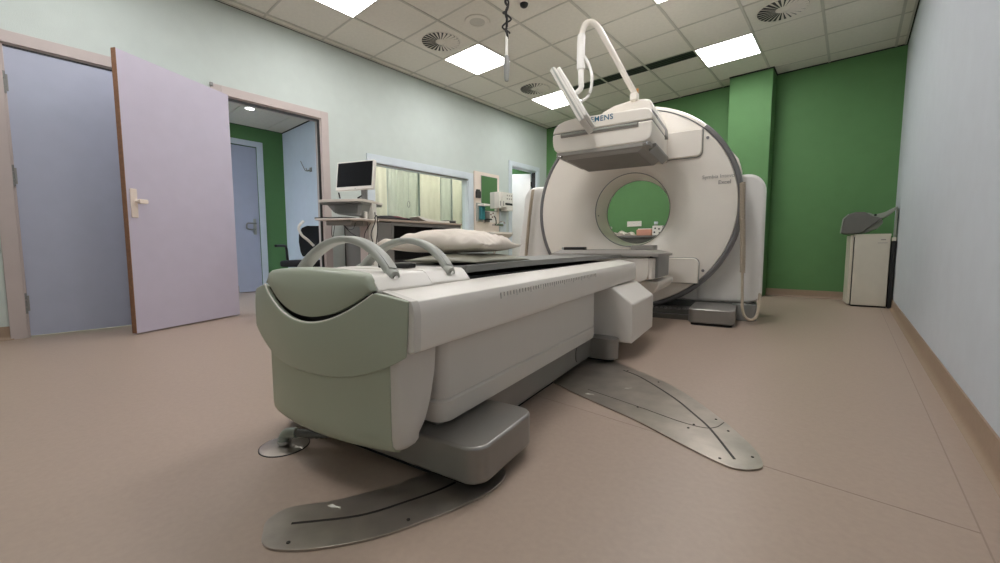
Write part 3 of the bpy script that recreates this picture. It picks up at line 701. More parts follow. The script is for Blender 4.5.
bm = prism(B(), [(0.70, 1.25), (0.94, 1.25), (0.965, 1.36), (0.935, 1.47), (0.82, 1.62), (0.66, 1.62)], 4.32, 4.50, 'y'); obj('shoulder_cover', bm, 'gantry', gan, F=FB, bevel=0.015)
bm = box(B(), -1.10, 1.12, 4.36, 4.92, 0.0, 0.15); obj('gantry_base', bm, 'grey_dark', gan, F=FB, bevel=0.01)
bm = prism(B(), rrect(0.93, 1.13, 4.26, 4.9, 0.06), 0.0, 0.15, 'z'); obj('corner_foot', bm, 'grey_mid', gan, F=FB, bevel=0.01)
bm = box(B(), -0.9, 0.90, 4.05, 4.38, 0.0, 0.045); box(bm, -0.9, 0.90, 4.10, 4.38, 0.045, 0.09); obj('floor_track', bm, 'grey_dark', gan, F=FB, bevel=0.006)
bm = B()
for k in range(22): a = -0.1+k*0.04; box(bm, a, a+0.018, 4.095, 4.12, 0.085+0.004*(k % 3), 0.105)
obj('track_links', bm, 'grey_mid', gan, F=FB)
for s in (1, -1):
    xa, xb = (0.615, 0.970) if s > 0 else (-0.970, -0.615)
    bm = prism(B(), rrect(xa, xb, 3.82, 4.36, 0.05, 6), 0.020, 0.142, 'z'); f_ = obj('floor_pad', bm, 'grey_base', gan, F=FB, bevel=0.012, seg=3)
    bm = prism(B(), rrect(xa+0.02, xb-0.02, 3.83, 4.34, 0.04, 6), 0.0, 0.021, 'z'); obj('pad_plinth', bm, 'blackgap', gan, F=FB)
# raised panels on the disc where the detector arms sit
def facepanel(x0, x1, z0, z1, cr):
    bm = B(); sec = rrect(x0, x1, z0, z1, 0.05, 6, cr)
    rg = []
    for y, s in ((4.20, 1.0), (4.145, 1.0), (4.13, 0.985), (4.125, 0.95)):
        cx, cz = (x0+x1)/2, (z0+z1)/2; rg.append([bm.verts.new((cx+(x-cx)*s, y, cz+(z-cz)*s)) for x, z in sec])
    for a, b in zip(rg, rg[1:]):
        for j in range(len(a)): bm.faces.new((a[j], a[(j+1) % len(a)], b[(j+1) % len(a)], b[j]))
    bm.faces.new(rg[0]); bm.faces.new(rg[-1][::-1]); o = obj('arm_panel', bm, 'gantry', gan, F=FB, angle=40)
    ex = 0.005; obj('panel_seam', prism(B(), rrect(x0-ex, x1+ex, z0-ex, z1+ex, 0.05, 6, cr), 4.160, 4.170, 'y'), 'grey_mid', o, F=FB)
facepanel(0.345, 0.648, 1.495, 1.735, (0, 1, 0, 0)); facepanel(0.345, 0.655, 0.335, 0.570, (0, 0, 1, 0))
for x, z in ((0.688, 1.655), (0.690, 0.455), (-0.40+0.0, 0.0)):
    if z: bm = B(); cyl(bm, (x, 4.170, z), (x, 4.162, z), 0.013, 16); obj('face_screw', bm, 'ring', gan, F=FB)
bm = B(); cyl(bm, (-0.35, 4.30, GZ-0.04), (-0.345, 4.30, GZ-0.04), 0.008, 12); obj('throat_sensor', bm, 'ring', gan, F=FB)
# lettering on the disc
RT = Matrix.Rotation(R(90), 4, 'X')
bm = text_bm('Symbia Intevo', 0.046, 0.0008); bm.transform(Matrix.Translation((0.655, 4.1665, 1.290)) @ RT); obj('lettering', bm, 'text_grey', gan, F=FB, flat=True)
bm = text_bm('Excel', 0.048, 0.0008, 0.0008); bm.transform(Matrix.Translation((0.785, 4.1665, 1.235)) @ RT); obj('lettering', bm, 'text_grey', gan, F=FB, flat=True)

# detector heads
def head(top=True):
    Tm = FB if top else FB @ Matrix.Translation((0, 0, 2.062)) @ Matrix.Rotation(0, 4, 'Z') @ Matrix.Diagonal((1, 1, -1, 1))
    Tr = Tm
    t_ = 'detector_head'
    # cream cover, with a waist seam
    sec_lo = [(-0.400, 1.610), (-0.402, 1.56), (-0.398, 1.52), (-0.385, 1.480), (-0.36, 1.462), (-0.33, 1.455), (0.33, 1.455), (0.36, 1.462), (0.385, 1.480), (0.398, 1.52), (0.402, 1.56), (0.400, 1.610)]
    sec_up = [(-0.400, 1.613), (0.400, 1.613), (0.396, 1.66), (0.375, 1.695), (0.34, 1.706), (-0.22, 1.716), (-0.30, 1.706), (-0.35, 1.688), (-0.385, 1.655)]
    lo = obj(t_, prism(B(), sec_lo, 3.20, 3.72, 'y'), 'gantry', gan, F=Tr, bevel=0.016, seg=3)
    obj('head_top_cover', prism(B(), sec_up, 3.198, 3.74, 'y'), 'gantry', lo, F=Tr, bevel=0.012, seg=3)
    obj('head_seam', prism(B(), rrect(-0.397, 0.397, 3.208, 3.70, 0.01), 1.606, 1.616, 'z'), 'ring', lo, F=Tr)
    # long handle groove across the front
    obj('front_groove', prism(B(), rrect(-0.325, 0.300, 1.572, 1.606, 0.006), 3.192, 3.205, 'y'), 'coll', lo, F=Tr, bevel=0.003)
    obj('front_bar', prism(B(), rrect(-0.315, 0.290, 1.588, 1.603, 0.005), 3.183, 3.200, 'y'), 'grey_handle', lo, F=Tr, bevel=0.003)
    # collimator: mounting plate and tapered tray
    obj('collimator_plate', prism(B(), rrect(-0.372, 0.385, 3.205, 3.84, 0.02), 1.425, 1.458, 'z'), 'coll', lo, F=Tr, bevel=0.004)
    bm = B(); a = rrect(-0.345, 0.345, 3.215, 3.84, 0.01, 2); b = rrect(-0.300, 0.300, 3.225, 3.83, 0.01, 2)
    r1 = [bm.verts.new((x, y, 1.428)) for x, y in a]; r2 = [bm.verts.new((x, y, 1.395)) for x, y in b]
    for j in range(len(a)): bm.faces.new((r1[j], r1[(j+1) % len(a)], r2[(j+1) % len(a)], r2[j]))
    bm.faces.new(r1); bm.faces.new(r2[::-1]); obj('collimator_tray', bm, 'coll', lo, F=Tr)
    obj('collimator_face', prism(B(), rrect(-0.285, 0.285, 3.24, 3.80, 0.01), 1.392, 1.397, 'z'), 'coll_dark', lo, F=Tr)
    bm = B(); cyl(bm, (0.335, 3.20, 1.445), (0.365, 3.19, 1.445), 0.012, 14); obj('latch_knob', bm, 'chrome', lo, F=Tr); bm = B(); cyl(bm, (-0.345, 3.21, 1.43), (-0.315, 3.20, 1.42), 0.012, 14); obj('latch_knob', bm, 'chrome', lo, F=Tr)
    # side rails of the collimator
    obj('collimator_rail', prism(B(), [(0.36, 1.40), (0.41, 1.44), (0.41, 1.46), (0.35, 1.46)], 3.30, 3.86, 'y'), 'grey_mid', lo, F=Tr, bevel=0.004)
    # arm to the disc
    obj('carrier_arm', prism(B(), rrect(0.18, 0.352, 1.47, 1.70, 0.02), 3.70, 4.19, 'y'), 'gantry', lo, F=Tr, bevel=0.012)
    obj('carrier_arm', prism(B(), rrect(-0.352, -0.18, 1.50, 1.68, 0.02), 3.70, 4.19, 'y'), 'gantry', lo, F=Tr, bevel=0.012)
    return lo
hu = head(True)
# hump behind the head top
pts = [(-0.16, 1.70), (-0.135, 1.765), (-0.07, 1.825), (0.03, 1.863), (0.15, 1.880), (0.27, 1.876), (0.315, 1.862), (0.335, 1.82), (0.362, 1.70)]
obj('head_hump', prism(B(), pts, 3.50, 4.15, 'y'), 'gantry', gan, F=FB, bevel=0.02, seg=3)
obj('hump_trim', prism(B(), [(0.398, 1.62), (0.39, 1.70), (0.345, 1.76), (0.35, 1.70), (0.36, 1.62)], 3.42, 3.90, 'y'), 'ring', gan, F=FB, bevel=0.004)
bm = text_bm('SIEMENS', 0.057, 0.0008, 0.0006, 1.08); bm.transform(Matrix.Translation((-0.118, 3.1960, 1.660)) @ RT); obj('lettering', bm, 'text_blue', hu, F=FB, flat=True)

# lower head (collimator facing up)
LZ = 0.0
def lowhead():
    sec = [(-0.40, 0.56), (-0.402, 0.47), (-0.385, 0.42), (-0.34, 0.395), (0.33, 0.395), (0.385, 0.42), (0.402, 0.47), (0.400, 0.595), (-0.40, 0.595)]
    lo = obj('detector_head', prism(B(), sec, 3.20, 3.72, 'y'), 'gantry', gan, F=FB, bevel=0.014, seg=3)
    obj('head_seam', prism(B(), rrect(0.398, 0.412, 3.24, 3.30, 0.003), 0.42, 0.60, 'z'), 'blackgap', lo, F=FB)
    obj('head_side_cover', prism(B(), rrect(0.36, 0.445, 3.33, 3.86, 0.03), 0.425, 0.605, 'z'), 'grey_mid', lo, F=FB, bevel=0.012)
    obj('head_side_cover', prism(B(), rrect(0.395, 0.425, 3.215, 3.36, 0.012), 0.425, 0.590, 'z'), 'gantry', lo, F=FB, bevel=0.008)
    bm = B(); a = rrect(-0.395, 0.47, 3.18, 3.86, 0.01, 2); b = rrect(-0.325, 0.36, 3.205, 3.82, 0.01, 2)
    r1 = [bm.verts.new((x, y, 0.622)) for x, y in a]; r2 = [bm.verts.new((x, y, 0.650)) for x, y in b]; r0_ = [bm.verts.new((x, y, 0.600)) for x, y in a]
    for p, q in ((r0_, r1), (r1, r2)):
        for j in range(len(a)): bm.faces.new((p[j], p[(j+1) % len(a)], q[(j+1) % len(a)], q[j]))
    bm.faces.new(r0_); bm.faces.new(r2[::-1]); obj('collimator_tray', bm, 'coll', lo, F=FB)
    obj('collimator_face', prism(B(), rrect(-0.23, 0.30, 3.28, 3.78, 0.01), 0.650, 0.653, 'z'), 'coll_dark', lo, F=FB)
    obj('corner_bumper', prism(B(), rrect(-0.30, -0.115, 3.225, 3.28, 0.006), 0.650, 0.674, 'z'), 'black', lo, F=FB, bevel=0.004)
    bm = B(); cyl(bm, (-0.312, 3.25, 0.651), (-0.312, 3.25, 0.671), 0.012, 14); obj('latch_knob', bm, 'chrome', lo, F=FB)
    obj('head_support', prism(B(), rrect(0.16, 0.36, 3.62, 3.78, 0.03), 0.650, 0.690, 'z'), 'coll', lo, F=FB, bevel=0.006)
    obj('carrier_arm', prism(B(), rrect(0.15, 0.352, 0.36, 0.56, 0.03), 3.70, 4.19, 'y'), 'gantry', lo, F=FB, bevel=0.02)
    obj('carrier_arm', prism(B(), rrect(-0.352, -0.15, 0.36, 0.56, 0.03), 3.70, 4.19, 'y'), 'gantry', lo, F=FB, bevel=0.02)
    pts = [(0.25, 0.40), (0.45, 0.40), (0.46, 0.37), (0.42, 0.31), (0.30, 0.28)]
    obj('head_under_cover', prism(B(), pts, 3.35, 4.05, 'y'), 'gantry', lo, F=FB, bevel=0.02, seg=3)
lowhead()
# touch monitor on its curved arm
arm = [(0.196, 3.62, 1.87), (0.196, 3.5, 1.922), (0.128, 3.44, 2.058), (0.06, 3.38, 2.199), (-0.006, 3.32, 2.329), (-0.052, 3.28, 2.416), (-0.099, 3.25, 2.453), (-0.138, 3.22, 2.428), (-0.154, 3.19, 2.336), (-0.142, 3.15, 2.211), (-0.128, 3.12, 2.046)]
am = obj('monitor_arm', tube(B(), arm[1:], 0.023, 14, 5), 'gantry', gan, F=FB)
bm = B(); tube(bm, arm[8:], 0.031, 14, 5); obj('arm_sleeve', bm, 'gantry_body', am, F=FB)
bm = B(); box(bm, 0.160, 0.222, 3.47, 3.54, 1.865, 1.93); obj('arm_base', bm, 'gantry', am, F=FB, bevel=0.012)
bm = B(); cyl(bm, (0.208, 3.525, 1.93), (0.208, 3.525, 1.968), 0.011, 16); obj('arm_cap', bm, 'orange', am, F=FB, label='small orange cap')
bm = B(); tube(bm, [(-0.128, 3.12, 2.06), (-0.122, 3.105, 1.96), (-0.119, 3.10, 1.903), (-0.150, 3.09, 1.87), (-0.19, 3.07, 1.845)], 0.021, 12, 5); obj('arm_joint', bm, 'gantry_body', am, F=FB)
bm = B(); tube(bm, [(-0.12, 3.13, 2.16), (-0.093, 3.13, 2.124), (-0.049, 3.1, 2.036), (-0.025, 3.08, 1.936), (-0.040, 3.06, 1.821), (-0.10, 3.04, 1.775)], 0.011, 10, 6); obj('monitor_cable', bm, 'gantry_body', am, F=FB)
# monitor slab, seen almost edge-on
p1 = Vector((-0.268, 3.0, 1.985)); p2 = Vector((-0.030, 3.0, 1.570)); ax = (p2-p1); Lm = ax.length; ax.normalize()
vd = Vector((-0.27, 0.93, 0.25)); vd = (vd-ax*vd.dot(ax)).normalized(); nn = ax.cross(vd)
TM = Matrix(((ax.x, vd.x, nn.x, p1.x), (ax.y, vd.y, nn.y, p1.y), (ax.z, vd.z, nn.z, p1.z), (0, 0, 0, 1)))
mo = obj('touch_monitor', prism(B(), rrect(0, Lm, -0.15, 0.15, 0.012), -0.024, 0.020, 'z', TM), 'white', gan, F=FB, bevel=0.005)
obj('monitor_back', prism(B(), rrect(0.015, Lm-0.015, -0.14, 0.13, 0.02), 0.020, 0.050, 'z', TM), 'white', mo, F=FB, bevel=0.008)
obj('monitor_screen', prism(B(), rrect(0.02, Lm-0.02, -0.13, 0.13, 0.004), -0.0255, -0.024, 'z', TM), 'screen', mo, F=FB)
obj('monitor_bezel', prism(B(), rrect(0.0, Lm, -0.156, -0.148, 0.003), -0.004, 0.008, 'z', TM), 'grey_handle', mo, F=FB)
# coiled hand-control cords
def coilcord(P, r, coil, turns, cr=0.004):
    base = smoothpath(P, 14); L = [0]
    for a, b in zip(base, base[1:]): L.append(L[-1]+(b-a).length)
    n = int(turns*8); out = []
    for k in range(n+1):
        s = L[-1]*k/n; j = max(i for i in range(len(L)) if L[i] <= s+1e-9); j = min(j, len(base)-2)
        f_ = (s-L[j])/max(1e-6, L[j+1]-L[j]); p = base[j].lerp(base[j+1], f_); a = 2*PI*k/8
        dd = (base[j+1]-base[j]).normalized(); s1 = dd.cross(Vector((0, 1, 0.05))).normalized(); s2 = dd.cross(s1)
        out.append(p+s1*coil*math.cos(a)+s2*coil*math.sin(a))
    return sweep(B(), out, circ(cr, 6), Vector((0.1, 0.9, 0.3)))
def bx(u_): return u_-UC
obj('coiled_cord', coilcord([(0.975, 4.16, 1.23), (0.985, 4.15, 0.95), (1.0, 4.14, 0.66), (1.005, 4.13, 0.45)], 0, 0.017, 62, 0.006), 'cord', gan, F=FB)
bm = B(); tube(bm, [(1.005, 4.13, 0.45), (1.012, 4.12, 0.25), (1.018, 4.11, 0.13), (1.04, 4.10, 0.065), (1.085, 4.10, 0.04), (1.125, 4.12, 0.075), (1.140, 4.2, 0.16), (1.145, 4.30, 0.25)], 0.012, 10, 8); obj('plain_cord', bm, 'cord', gan, F=FB)
obj('coiled_cord', coilcord([(-1.135, 4.30, 1.345), (-1.17, 4.30, 1.12), (-1.20, 4.30, 0.85), (-1.225, 4.30, 0.56)], 0, 0.016, 58, 0.006), 'cord', gan, F=FB)

# ------------------------------------------------------------------ steel floor plates
def plate(outline, grooves, label, screws, dents=()):
    P = smoothpath([(*p, 0) for p in outline]+[(*outline[0], 0)], 5)[:-1]
    o = single('floor_plate', prism(B(), [(p.x, p.y) for p in P], 0.0, 0.006), 'steel', label, 'floor plate', bevel=0.001)
    for g, w in grooves:
        G = smoothpath([(*p, 0.0065) for p in g], 6); bm = B(); L_, R_ = [], []
        for i, p in enumerate(G):
            d_ = (G[min(i+1, len(G)-1)]-G[max(i-1, 0)]).normalized(); s = Vector((-d_.y, d_.x, 0))*w
            L_.append(p+s); R_.append(p-s)
        pts_ = [(v.x, v.y) for v in L_]+[(v.x, v.y) for v in R_[::-1]]
        prism(bm, pts_, 0.0055, 0.0068); obj('curved_groove', bm, 'groove', o, F=I4, flat=True)
    for x, y in screws:
        bm = B(); cyl(bm, (x, y, 0.004), (x, y, 0.0075), 0.0045, 12); obj('screw', bm, 'groove', o, F=I4)
    for x, y, a in dents:
        bm = B(); T = Matrix.Translation((x, y, 0.006)) @ Matrix.Rotation(a, 4, 'Z'); prism(bm, [(-0.020, -0.003), (-0.004, -0.006), (0.010, -0.001), (0.020, -0.004), (0.014, 0.004), (0.002, 0.002), (-0.012, 0.006)], 0, 0.0018, 'z', T)
        obj('paint_scuff', bm, 'paper', o, F=I4, label='pale chipped scuff')
    return o
plate([(-1.20, 2.24), (-1.011, 2.178), (-0.694, 2.019), (-0.517, 1.882), (-0.336, 1.687), (-0.214, 1.523), (-0.175, 1.433), (-0.175, 1.388), (-0.213, 1.348), (-0.27, 1.344), (-0.433, 1.408), (-0.608, 1.483), (-0.86, 1.562), (-1.025, 1.625), (-1.25, 1.75)],
      [([(-0.90, 2.05), (-0.781, 1.994), (-0.565, 1.816), (-0.439, 1.679), (-0.357, 1.579), (-0.244, 1.397)], 0.004), ([(-0.90, 1.66), (-0.627, 1.609), (-0.467, 1.574), (-0.38, 1.575), (-0.345, 1.61), (-0.333, 1.673)], 0.0015)],
      'large leaf-shaped steel floor plate with a curved groove right of the patient table', [(-0.687, 1.979), (-0.363, 1.684), (-0.304, 1.603), (-0.204, 1.448), (-0.28, 1.372), (-0.421, 1.536), (-0.414, 1.58), (-0.639, 1.605), (-0.88, 2.06)], [(-0.761, 1.796, 0.7), (-0.862, 1.61, 0.3)])
plate([(-1.004, 0.309), (-1.043, 0.333), (-1.052, 0.39), (-0.993, 0.478), (-0.935, 0.62), (-0.905, 0.74), (-0.85, 0.86), (-0.77, 0.89), (-0.728, 0.858), (-0.711, 0.79), (-0.722, 0.685), (-0.748, 0.590), (-0.789, 0.475), (-0.860, 0.366), (-0.926, 0.306), (-0.969, 0.296)],
      [([(-0.984, 0.365), (-0.888, 0.486), (-0.845, 0.596), (-0.82, 0.683), (-0.812, 0.74)], 0.0035)],
      'boomerang shaped steel floor plate with a curved groove under the near foot of the table', [(-0.923, 0.334), (-0.782, 0.557)], [(-0.965, 0.464, 0.4)])
t = thing('floor_outlet', 'round steel floor outlet with grey elbow and conduit left of the table', 'floor outlet', (-1.415, 0.515, 0))
obj('cover_disc', lathe(B(), [(0, 0.007), (0.03, 0.0065), (0.066, 0.005), (0.075, 0.003), (0.075, 0)], seg=40), 'steel', t)
obj('rim', lathe(B(), [(0.0755, 0), (0.0755, 0.003), (0.078, 0.002), (0.078, 0)], seg=40, closed=True), 'black', t)
bm = B(); tube(bm, [(0.0, 0.0, 0.008), (-0.002, 0.0, 0.030), (0.012, 0.008, 0.046), (0.04, 0.025, 0.050)], 0.017, 14, 5); obj('elbow', bm, 'helmet_light', t)
bm = B(); tube(bm, [(0.0, 0.0, 0.012), (0.0, 0.0, 0.022)], 0.022, 14, 2); obj('collar_nut', bm, 'chrome', t)
bm = B(); P = [(0.03, 0.02, 0.049), (0.10, 0.075, 0.045), (0.17, 0.15, 0.052), (0.25, 0.24, 0.055), (0.36, 0.38, 0.055), (0.45, 0.52, 0.055)]
base_ = smoothpath(P, 12); sweep(bm, base_, lambda i: circ(0.0145 if i % 2 else 0.0125, 12), Vector((0, 0, 1))); obj('conduit', bm, 'grey_dark', t)

# ------------------------------------------------------------------ computer cart
cc = (-3.782, 2.216); ta = R(29.6)
FC = frame((cc[0], cc[1], 0), ta)     # origin = near right corner of the top shelf; -x to the left, +y away
cart = thing('computer_cart', 'white wheeled computer cart with two shelves and tangled cables beside the doorway', 'cart', FC @ Vector((-0.2, 0.3, 0)), ta)
obj('top_shelf', prism(B(), rrect(-0.510, 0.0, 0.0, 0.46, 0.03), 1.146, 1.172, 'z'), 'cart_white', cart, F=FC, bevel=0.004)
obj('shelf_lip', prism(B(), rrect(-0.50, -0.01, 0.02, 0.45, 0.02), 1.128, 1.146, 'z'), 'grey_mid', cart, F=FC)
obj('equipment_box', prism(B(), [(-0.44, 1.128), (-0.36, 1.045), (-0.30, 1.02), (-0.06, 1.0), (-0.02, 1.128)], 0.05, 0.26, 'y'), 'grey_mid', cart, F=FC, bevel=0.006)
bm = B()
for k in range(7): box(bm, -0.34, -0.08, 0.044, 0.05, 1.035+0.012*k, 1.040+0.012*k)
obj('box_vents', bm, 'grey_dark', cart, F=FC)
obj('keyboard_tray', prism(B(), rrect(-0.50, 0.03, -0.08, 0.30, 0.02), 0.955, 0.972, 'z'), 'cart_white', cart, F=FC, bevel=0.003)
obj('tray_mat', prism(B(), rrect(-0.505, -0.10, -0.075, 0.20, 0.02), 0.972, 0.984, 'z'), 'black', cart, F=FC, bevel=0.002)
obj('tray_rails', box(box(B(), -0.42, -0.12, 0.0, 0.06, 0.905, 0.955), -0.30, -0.06, 0.12, 0.18, 0.90, 0.955), 'grey_mid', cart, F=FC, bevel=0.01)
obj('column', box(B(), -0.155, -0.065, 0.20, 0.30, 0.10, 1.146), 'frame', cart, F=FC, bevel=0.008)
obj('column', box(B(), -0.060, 0.0, 0.21, 0.30, 0.10, 1.146), 'white', cart, F=FC, bevel=0.008)
obj('cart_base', prism(B(), rrect(-0.45, 0.03, -0.02, 0.33, 0.06), 0.075, 0.12, 'z'), 'cart_white', cart, F=FC, bevel=0.01)
for x, y in ((-0.40, 0.03), (-0.02, 0.03), (-0.40, 0.28), (-0.02, 0.28)):
    bm = B(); cyl(bm, (x-0.012, y, 0.036), (x+0.012, y, 0.036), 0.036, 20); cyl(bm, (x, y, 0.036), (x, y, 0.08), 0.008, 10); obj('caster', bm, 'grey_dark', cart, F=FC)
bm = B(); tube(bm, [(-0.36, 0.02, 0.91), (-0.37, 0.02, 0.82), (-0.355, 0.02, 0.79), (-0.345, 0.02, 0.83), (-0.335, 0.03, 0.91)], 0.003, 8)
tube(bm, [(-0.25, 0.05, 0.91), (-0.18, 0.05, 0.84), (-0.10, 0.08, 0.78), (-0.04, 0.15, 0.70)], 0.003, 8)
tube(bm, [(-0.24, 0.05, 0.91), (-0.20, 0.05, 0.87), (-0.14, 0.05, 0.87), (-0.11, 0.05, 0.93)], 0.003, 8)
tube(bm, [(0.02, 0.22, 1.05), (0.03, 0.2, 0.95), (-0.02, 0.2, 0.82), (0.0, 0.2, 0.70), (-0.06, 0.2, 0.60)], 0.005, 8)
tube(bm, [(0.02, 0.25, 1.02), (-0.05, 0.2, 0.9), (-0.10, 0.2, 0.80), (-0.10, 0.2, 0.65)], 0.004, 8)
tube(bm, [(0.04, 0.22, 1.02), (0.05, 0.22, 0.9), (0.03, 0.22, 0.75), (-0.02, 0.25, 0.55)], 0.005, 8); obj('cables', bm, 'black', cart, F=FC)
obj('plug_block', box(B(), -0.045, -0.02, 0.10, 0.14, 0.96, 1.05), 'white', cart, F=FC, bevel=0.004)
# monitor on the cart
mc = FC @ Vector((-0.17, 0.25, 1.172))
mon = thing('flat_monitor', 'white framed flat monitor with a black screen on top of the computer cart', 'monitor', mc, R(21.0))
TT = Matrix.Rotation(R(-8), 4, 'X'); TL = Matrix.Translation((0, -0.03, 0.27)) @ TT
obj('housing', prism(B(), rrect(-0.262, 0.222, -0.155, 0.155, 0.008), -0.018, 0.022, 'y', TL), 'white', mon, bevel=0.004)
obj('screen', prism(B(), rrect(-0.245, 0.205, -0.120, 0.142, 0.003), -0.0205, -0.018, 'y', TL), 'screen', mon, flat=True)
obj('power_button', box(B(), -0.006, 0.006, -0.020, -0.018, -0.147, -0.142, TL), 'grey_mid', mon)
obj('stand', prism(B(), [(0.02, 0), (0.08, 0), (0.085, 0.25), (0.015, 0.25)], 0.0, 0.03, 'y'), 'grey_mid', mon, bevel=0.004)
obj('stand_foot', prism(B(), rrect(-0.07, 0.14, -0.08, 0.08, 0.04), 0, 0.010, 'z'), 'grey_mid', mon)
t = thing('pen_holder', 'small dark stapler standing on the cart right of the monitor stand', 'stapler', FC @ Vector((-0.060, 0.045, 1.172)), ta)
obj('stapler_body', prism(B(), [(-0.01, 0), (0.05, 0), (0.05, 0.008), (0.0, 0.012), (0.045, 0.03), (0.035, 0.038), (-0.012, 0.016)], -0.012, 0.012, 'y'), 'black', t, bevel=0.002)
obj('stapler_base', box(B(), -0.015, 0.055, -0.014, 0.014, 0, 0.003), 'grey_mid', t)
t.name = 'stapler'
single('black_marker', tube(B(), [(-3.985, 2.09, 1.176), (-4.0, 2.085, 1.235)], 0.007, 8, 2), 'black', 'black pen leaning beside the monitor stand on the cart', 'pen')

# ------------------------------------------------------------------ desk under the window
desk = thing('counter_cabinet', 'low grey cabinet with a beige top and black open recess under the window', 'cabinet', (-4.35, 3.11, 0))
DX0, DX1, DY0, DY1 = XL+0.02, -4.05, 2.47, 3.84
def dk(name, m, *b, **k): return obj(name, box(B(), *b), m, desk, F=I4, **k)
dk('worktop', 'desk_top', DX0, DX1+0.02, DY0-0.01, DY1+0.01, 0.975, 1.000, bevel=0.003)
dk('side_panel', 'desk', DX0, DX1, DY0, DY0+0.03, 0, 0.975); dk('side_panel', 'desk', DX0, DX1, DY1-0.03, DY1, 0, 0.975, )
dk('back_panel', 'desk_in', DX0, DX0+0.02, DY0, DY1, 0.02, 0.975); dk('divider', 'desk', DX0, DX1, 2.74, 2.77, 0.0, 0.975)
dk('door_panel', 'desk', DX1-0.02, DX1-0.002, DY0+0.03, 2.74, 0.02, 0.96, bevel=0.002)
dk('face_rail', 'desk', DX1-0.02, DX1, 2.77, DY1-0.03, 0.930, 0.975); dk('shelf', 'desk_in', DX0, DX1-0.04, 2.77, DY1-0.03, 0.50, 0.52); dk('bottom_panel', 'desk', DX0, DX1, DY0, DY1, 0.0, 0.04)
# things on the desk
bm = B(); n = 26; tp = []
for i in range(n+1):
    row = []
    for j in range(9):
        a, b = i/n, j/8; y = 2.56+0.62*a; x = -4.40+0.30*b
        h = 0.010+0.052*math.sin(PI*a)**0.8*math.sin(PI*min(1, b*0.8+0.15))+0.010*noise.noise(Vector((a*6, b*5, 1)))
        row.append((x, y, 1.0+max(0.004, h)))
    tp.append(row)
tv = [[bm.verts.new(p) for p in row] for row in tp]; bv = [[bm.verts.new((p[0], p[1], 1.0005)) for p in row] for row in tp]
for i in range(n):
    for j in range(8):
        f_ = bm.faces.new((tv[i][j], tv[i+1][j], tv[i+1][j+1], tv[i][j+1])); bm.faces.new((bv[i][j], bv[i][j+1], bv[i+1][j+1], bv[i+1][j]))
        f_.material_index = 1 if 12 < i < 20 and 3 < j < 7 else 0
    for j in (0, 8): bm.faces.new((tv[i][j], tv[i+1][j], bv[i+1][j], bv[i][j]))
for j in range(8):
    for i in (0, n): bm.faces.new((tv[i][j], tv[i][j+1], bv[i][j+1], bv[i][j]))
single('folded_jacket', bm, ['cloth', 'cloth_red'], 'crumpled black garment with a dark red patch lying on the cabinet under the window', 'garment', angle=60)
t = thing('desk_telephone', 'white sloping console lying on the cabinet to the right of the black garment', 'console', (-4.20, 3.42, 1.0))
obj('console_shell', prism(B(), [(-0.26, 0.062), (-0.24, 0.068), (-0.12, 0.045), (0.06, 0.022), (0.26, 0.030), (0.27, 0.0), (-0.10, 0.0), (-0.20, 0.03)], -0.10, 0.10, 'x'), 'paper', t, bevel=0.004)
obj('console_button', box(B(), 0.09, 0.105, 0.17, 0.20, 0.026, 0.031), 'black', t)
t.name = 'sloping_console'
t = thing('small_dark_box', 'small dark grey box at the right end of the cabinet top under the window', 'box', (-4.20, 3.75, 1.0))
obj('housing', box(B(), -0.08, 0.08, -0.07, 0.07, 0.0, 0.042), 'desk', t, bevel=0.004); obj('front_slot', box(B(), 0.078, 0.083, -0.055, 0.055, 0.012, 0.028), 'black', t)
bm = B(); box(bm, XL+0.018, XL+0.05, 3.86, 4.62, 0.90, 0.925); struct('trim_14', bm, 'frame_white', flat=True)

# ------------------------------------------------------------------ hygiene corner
bm = B(); box(bm, XL, XL+0.022, 4.70, 5.30, 0.82, 1.905); single('splash_board', bm, 'cream', 'tall cream backing board on the wall above the wash basin', 'wall panel', bevel=0.003)
t = thing('wall_mirror', 'wall mirror reflecting the green wall above the wash basin', 'mirror', (XL+0.022, 5.05, 1.29))
obj('mirror_glass', box(B(), 0.001, 0.008, -0.195, 0.19, 0.0, 0.555), 'mirror', t, flat=True)
bm = B()
for a in ((-0.20, -0.195, -0.005, 0.56), (0.19, 0.195, -0.005, 0.56), (-0.195, 0.19, 0.555, 0.56), (-0.195, 0.19, -0.005, 0.0)): box(bm, 0.0, 0.011, a[0], a[1], a[2], a[3])
obj('mirror_edge', bm, 'grey_mid', t, flat=True)
t = thing('towel_dispenser', 'white double wall dispenser with small pictograms, right of the mirror', 'dispenser', (XL+0.024, 5.30, 1.34))
obj('left_body', box(B(), 0, 0.11, -0.13, -0.065, 0.0, 0.275), 'white', t, bevel=0.01)
obj('right_body', box(B(), 0, 0.13, -0.06, 0.22, 0.02, 0.275), 'white', t, bevel=0.012)
obj('slot', box(B(), 0.126, 0.134, 0.01, 0.20, 0.060, 0.095), 'black', t)
bm = B()
for k in range(3):
    for q in range(2): box(bm, 0.129, 0.132, 0.05+0.055*k, 0.075+0.055*k, 0.155+0.055*q, 0.180+0.055*q)
obj('pictograms', bm, 'text_grey', t)
bm = B(); box(bm, 0.108, 0.113, -0.105, -0.09, 0.04, 0.12); box(bm, 0.126, 0.1325, -0.04, -0.025, 0.04, 0.12); obj('side_slots', bm, 'desk', t)
obj('drip_tray', box(B(), 0.0, 0.15, 0.03, 0.20, -0.035, 0.02), 'white', t, bevel=0.008)
t = thing('soap_dispenser', 'white lever soap dispenser holding a teal bottle, left of the basin mirror', 'soap dispenser', (XL+0.024, 4.80, 1.10))
obj('bracket', box(B(), 0.0, 0.03, -0.07, 0.07, 0.0, 0.30), 'grey_handle', t, bevel=0.005)
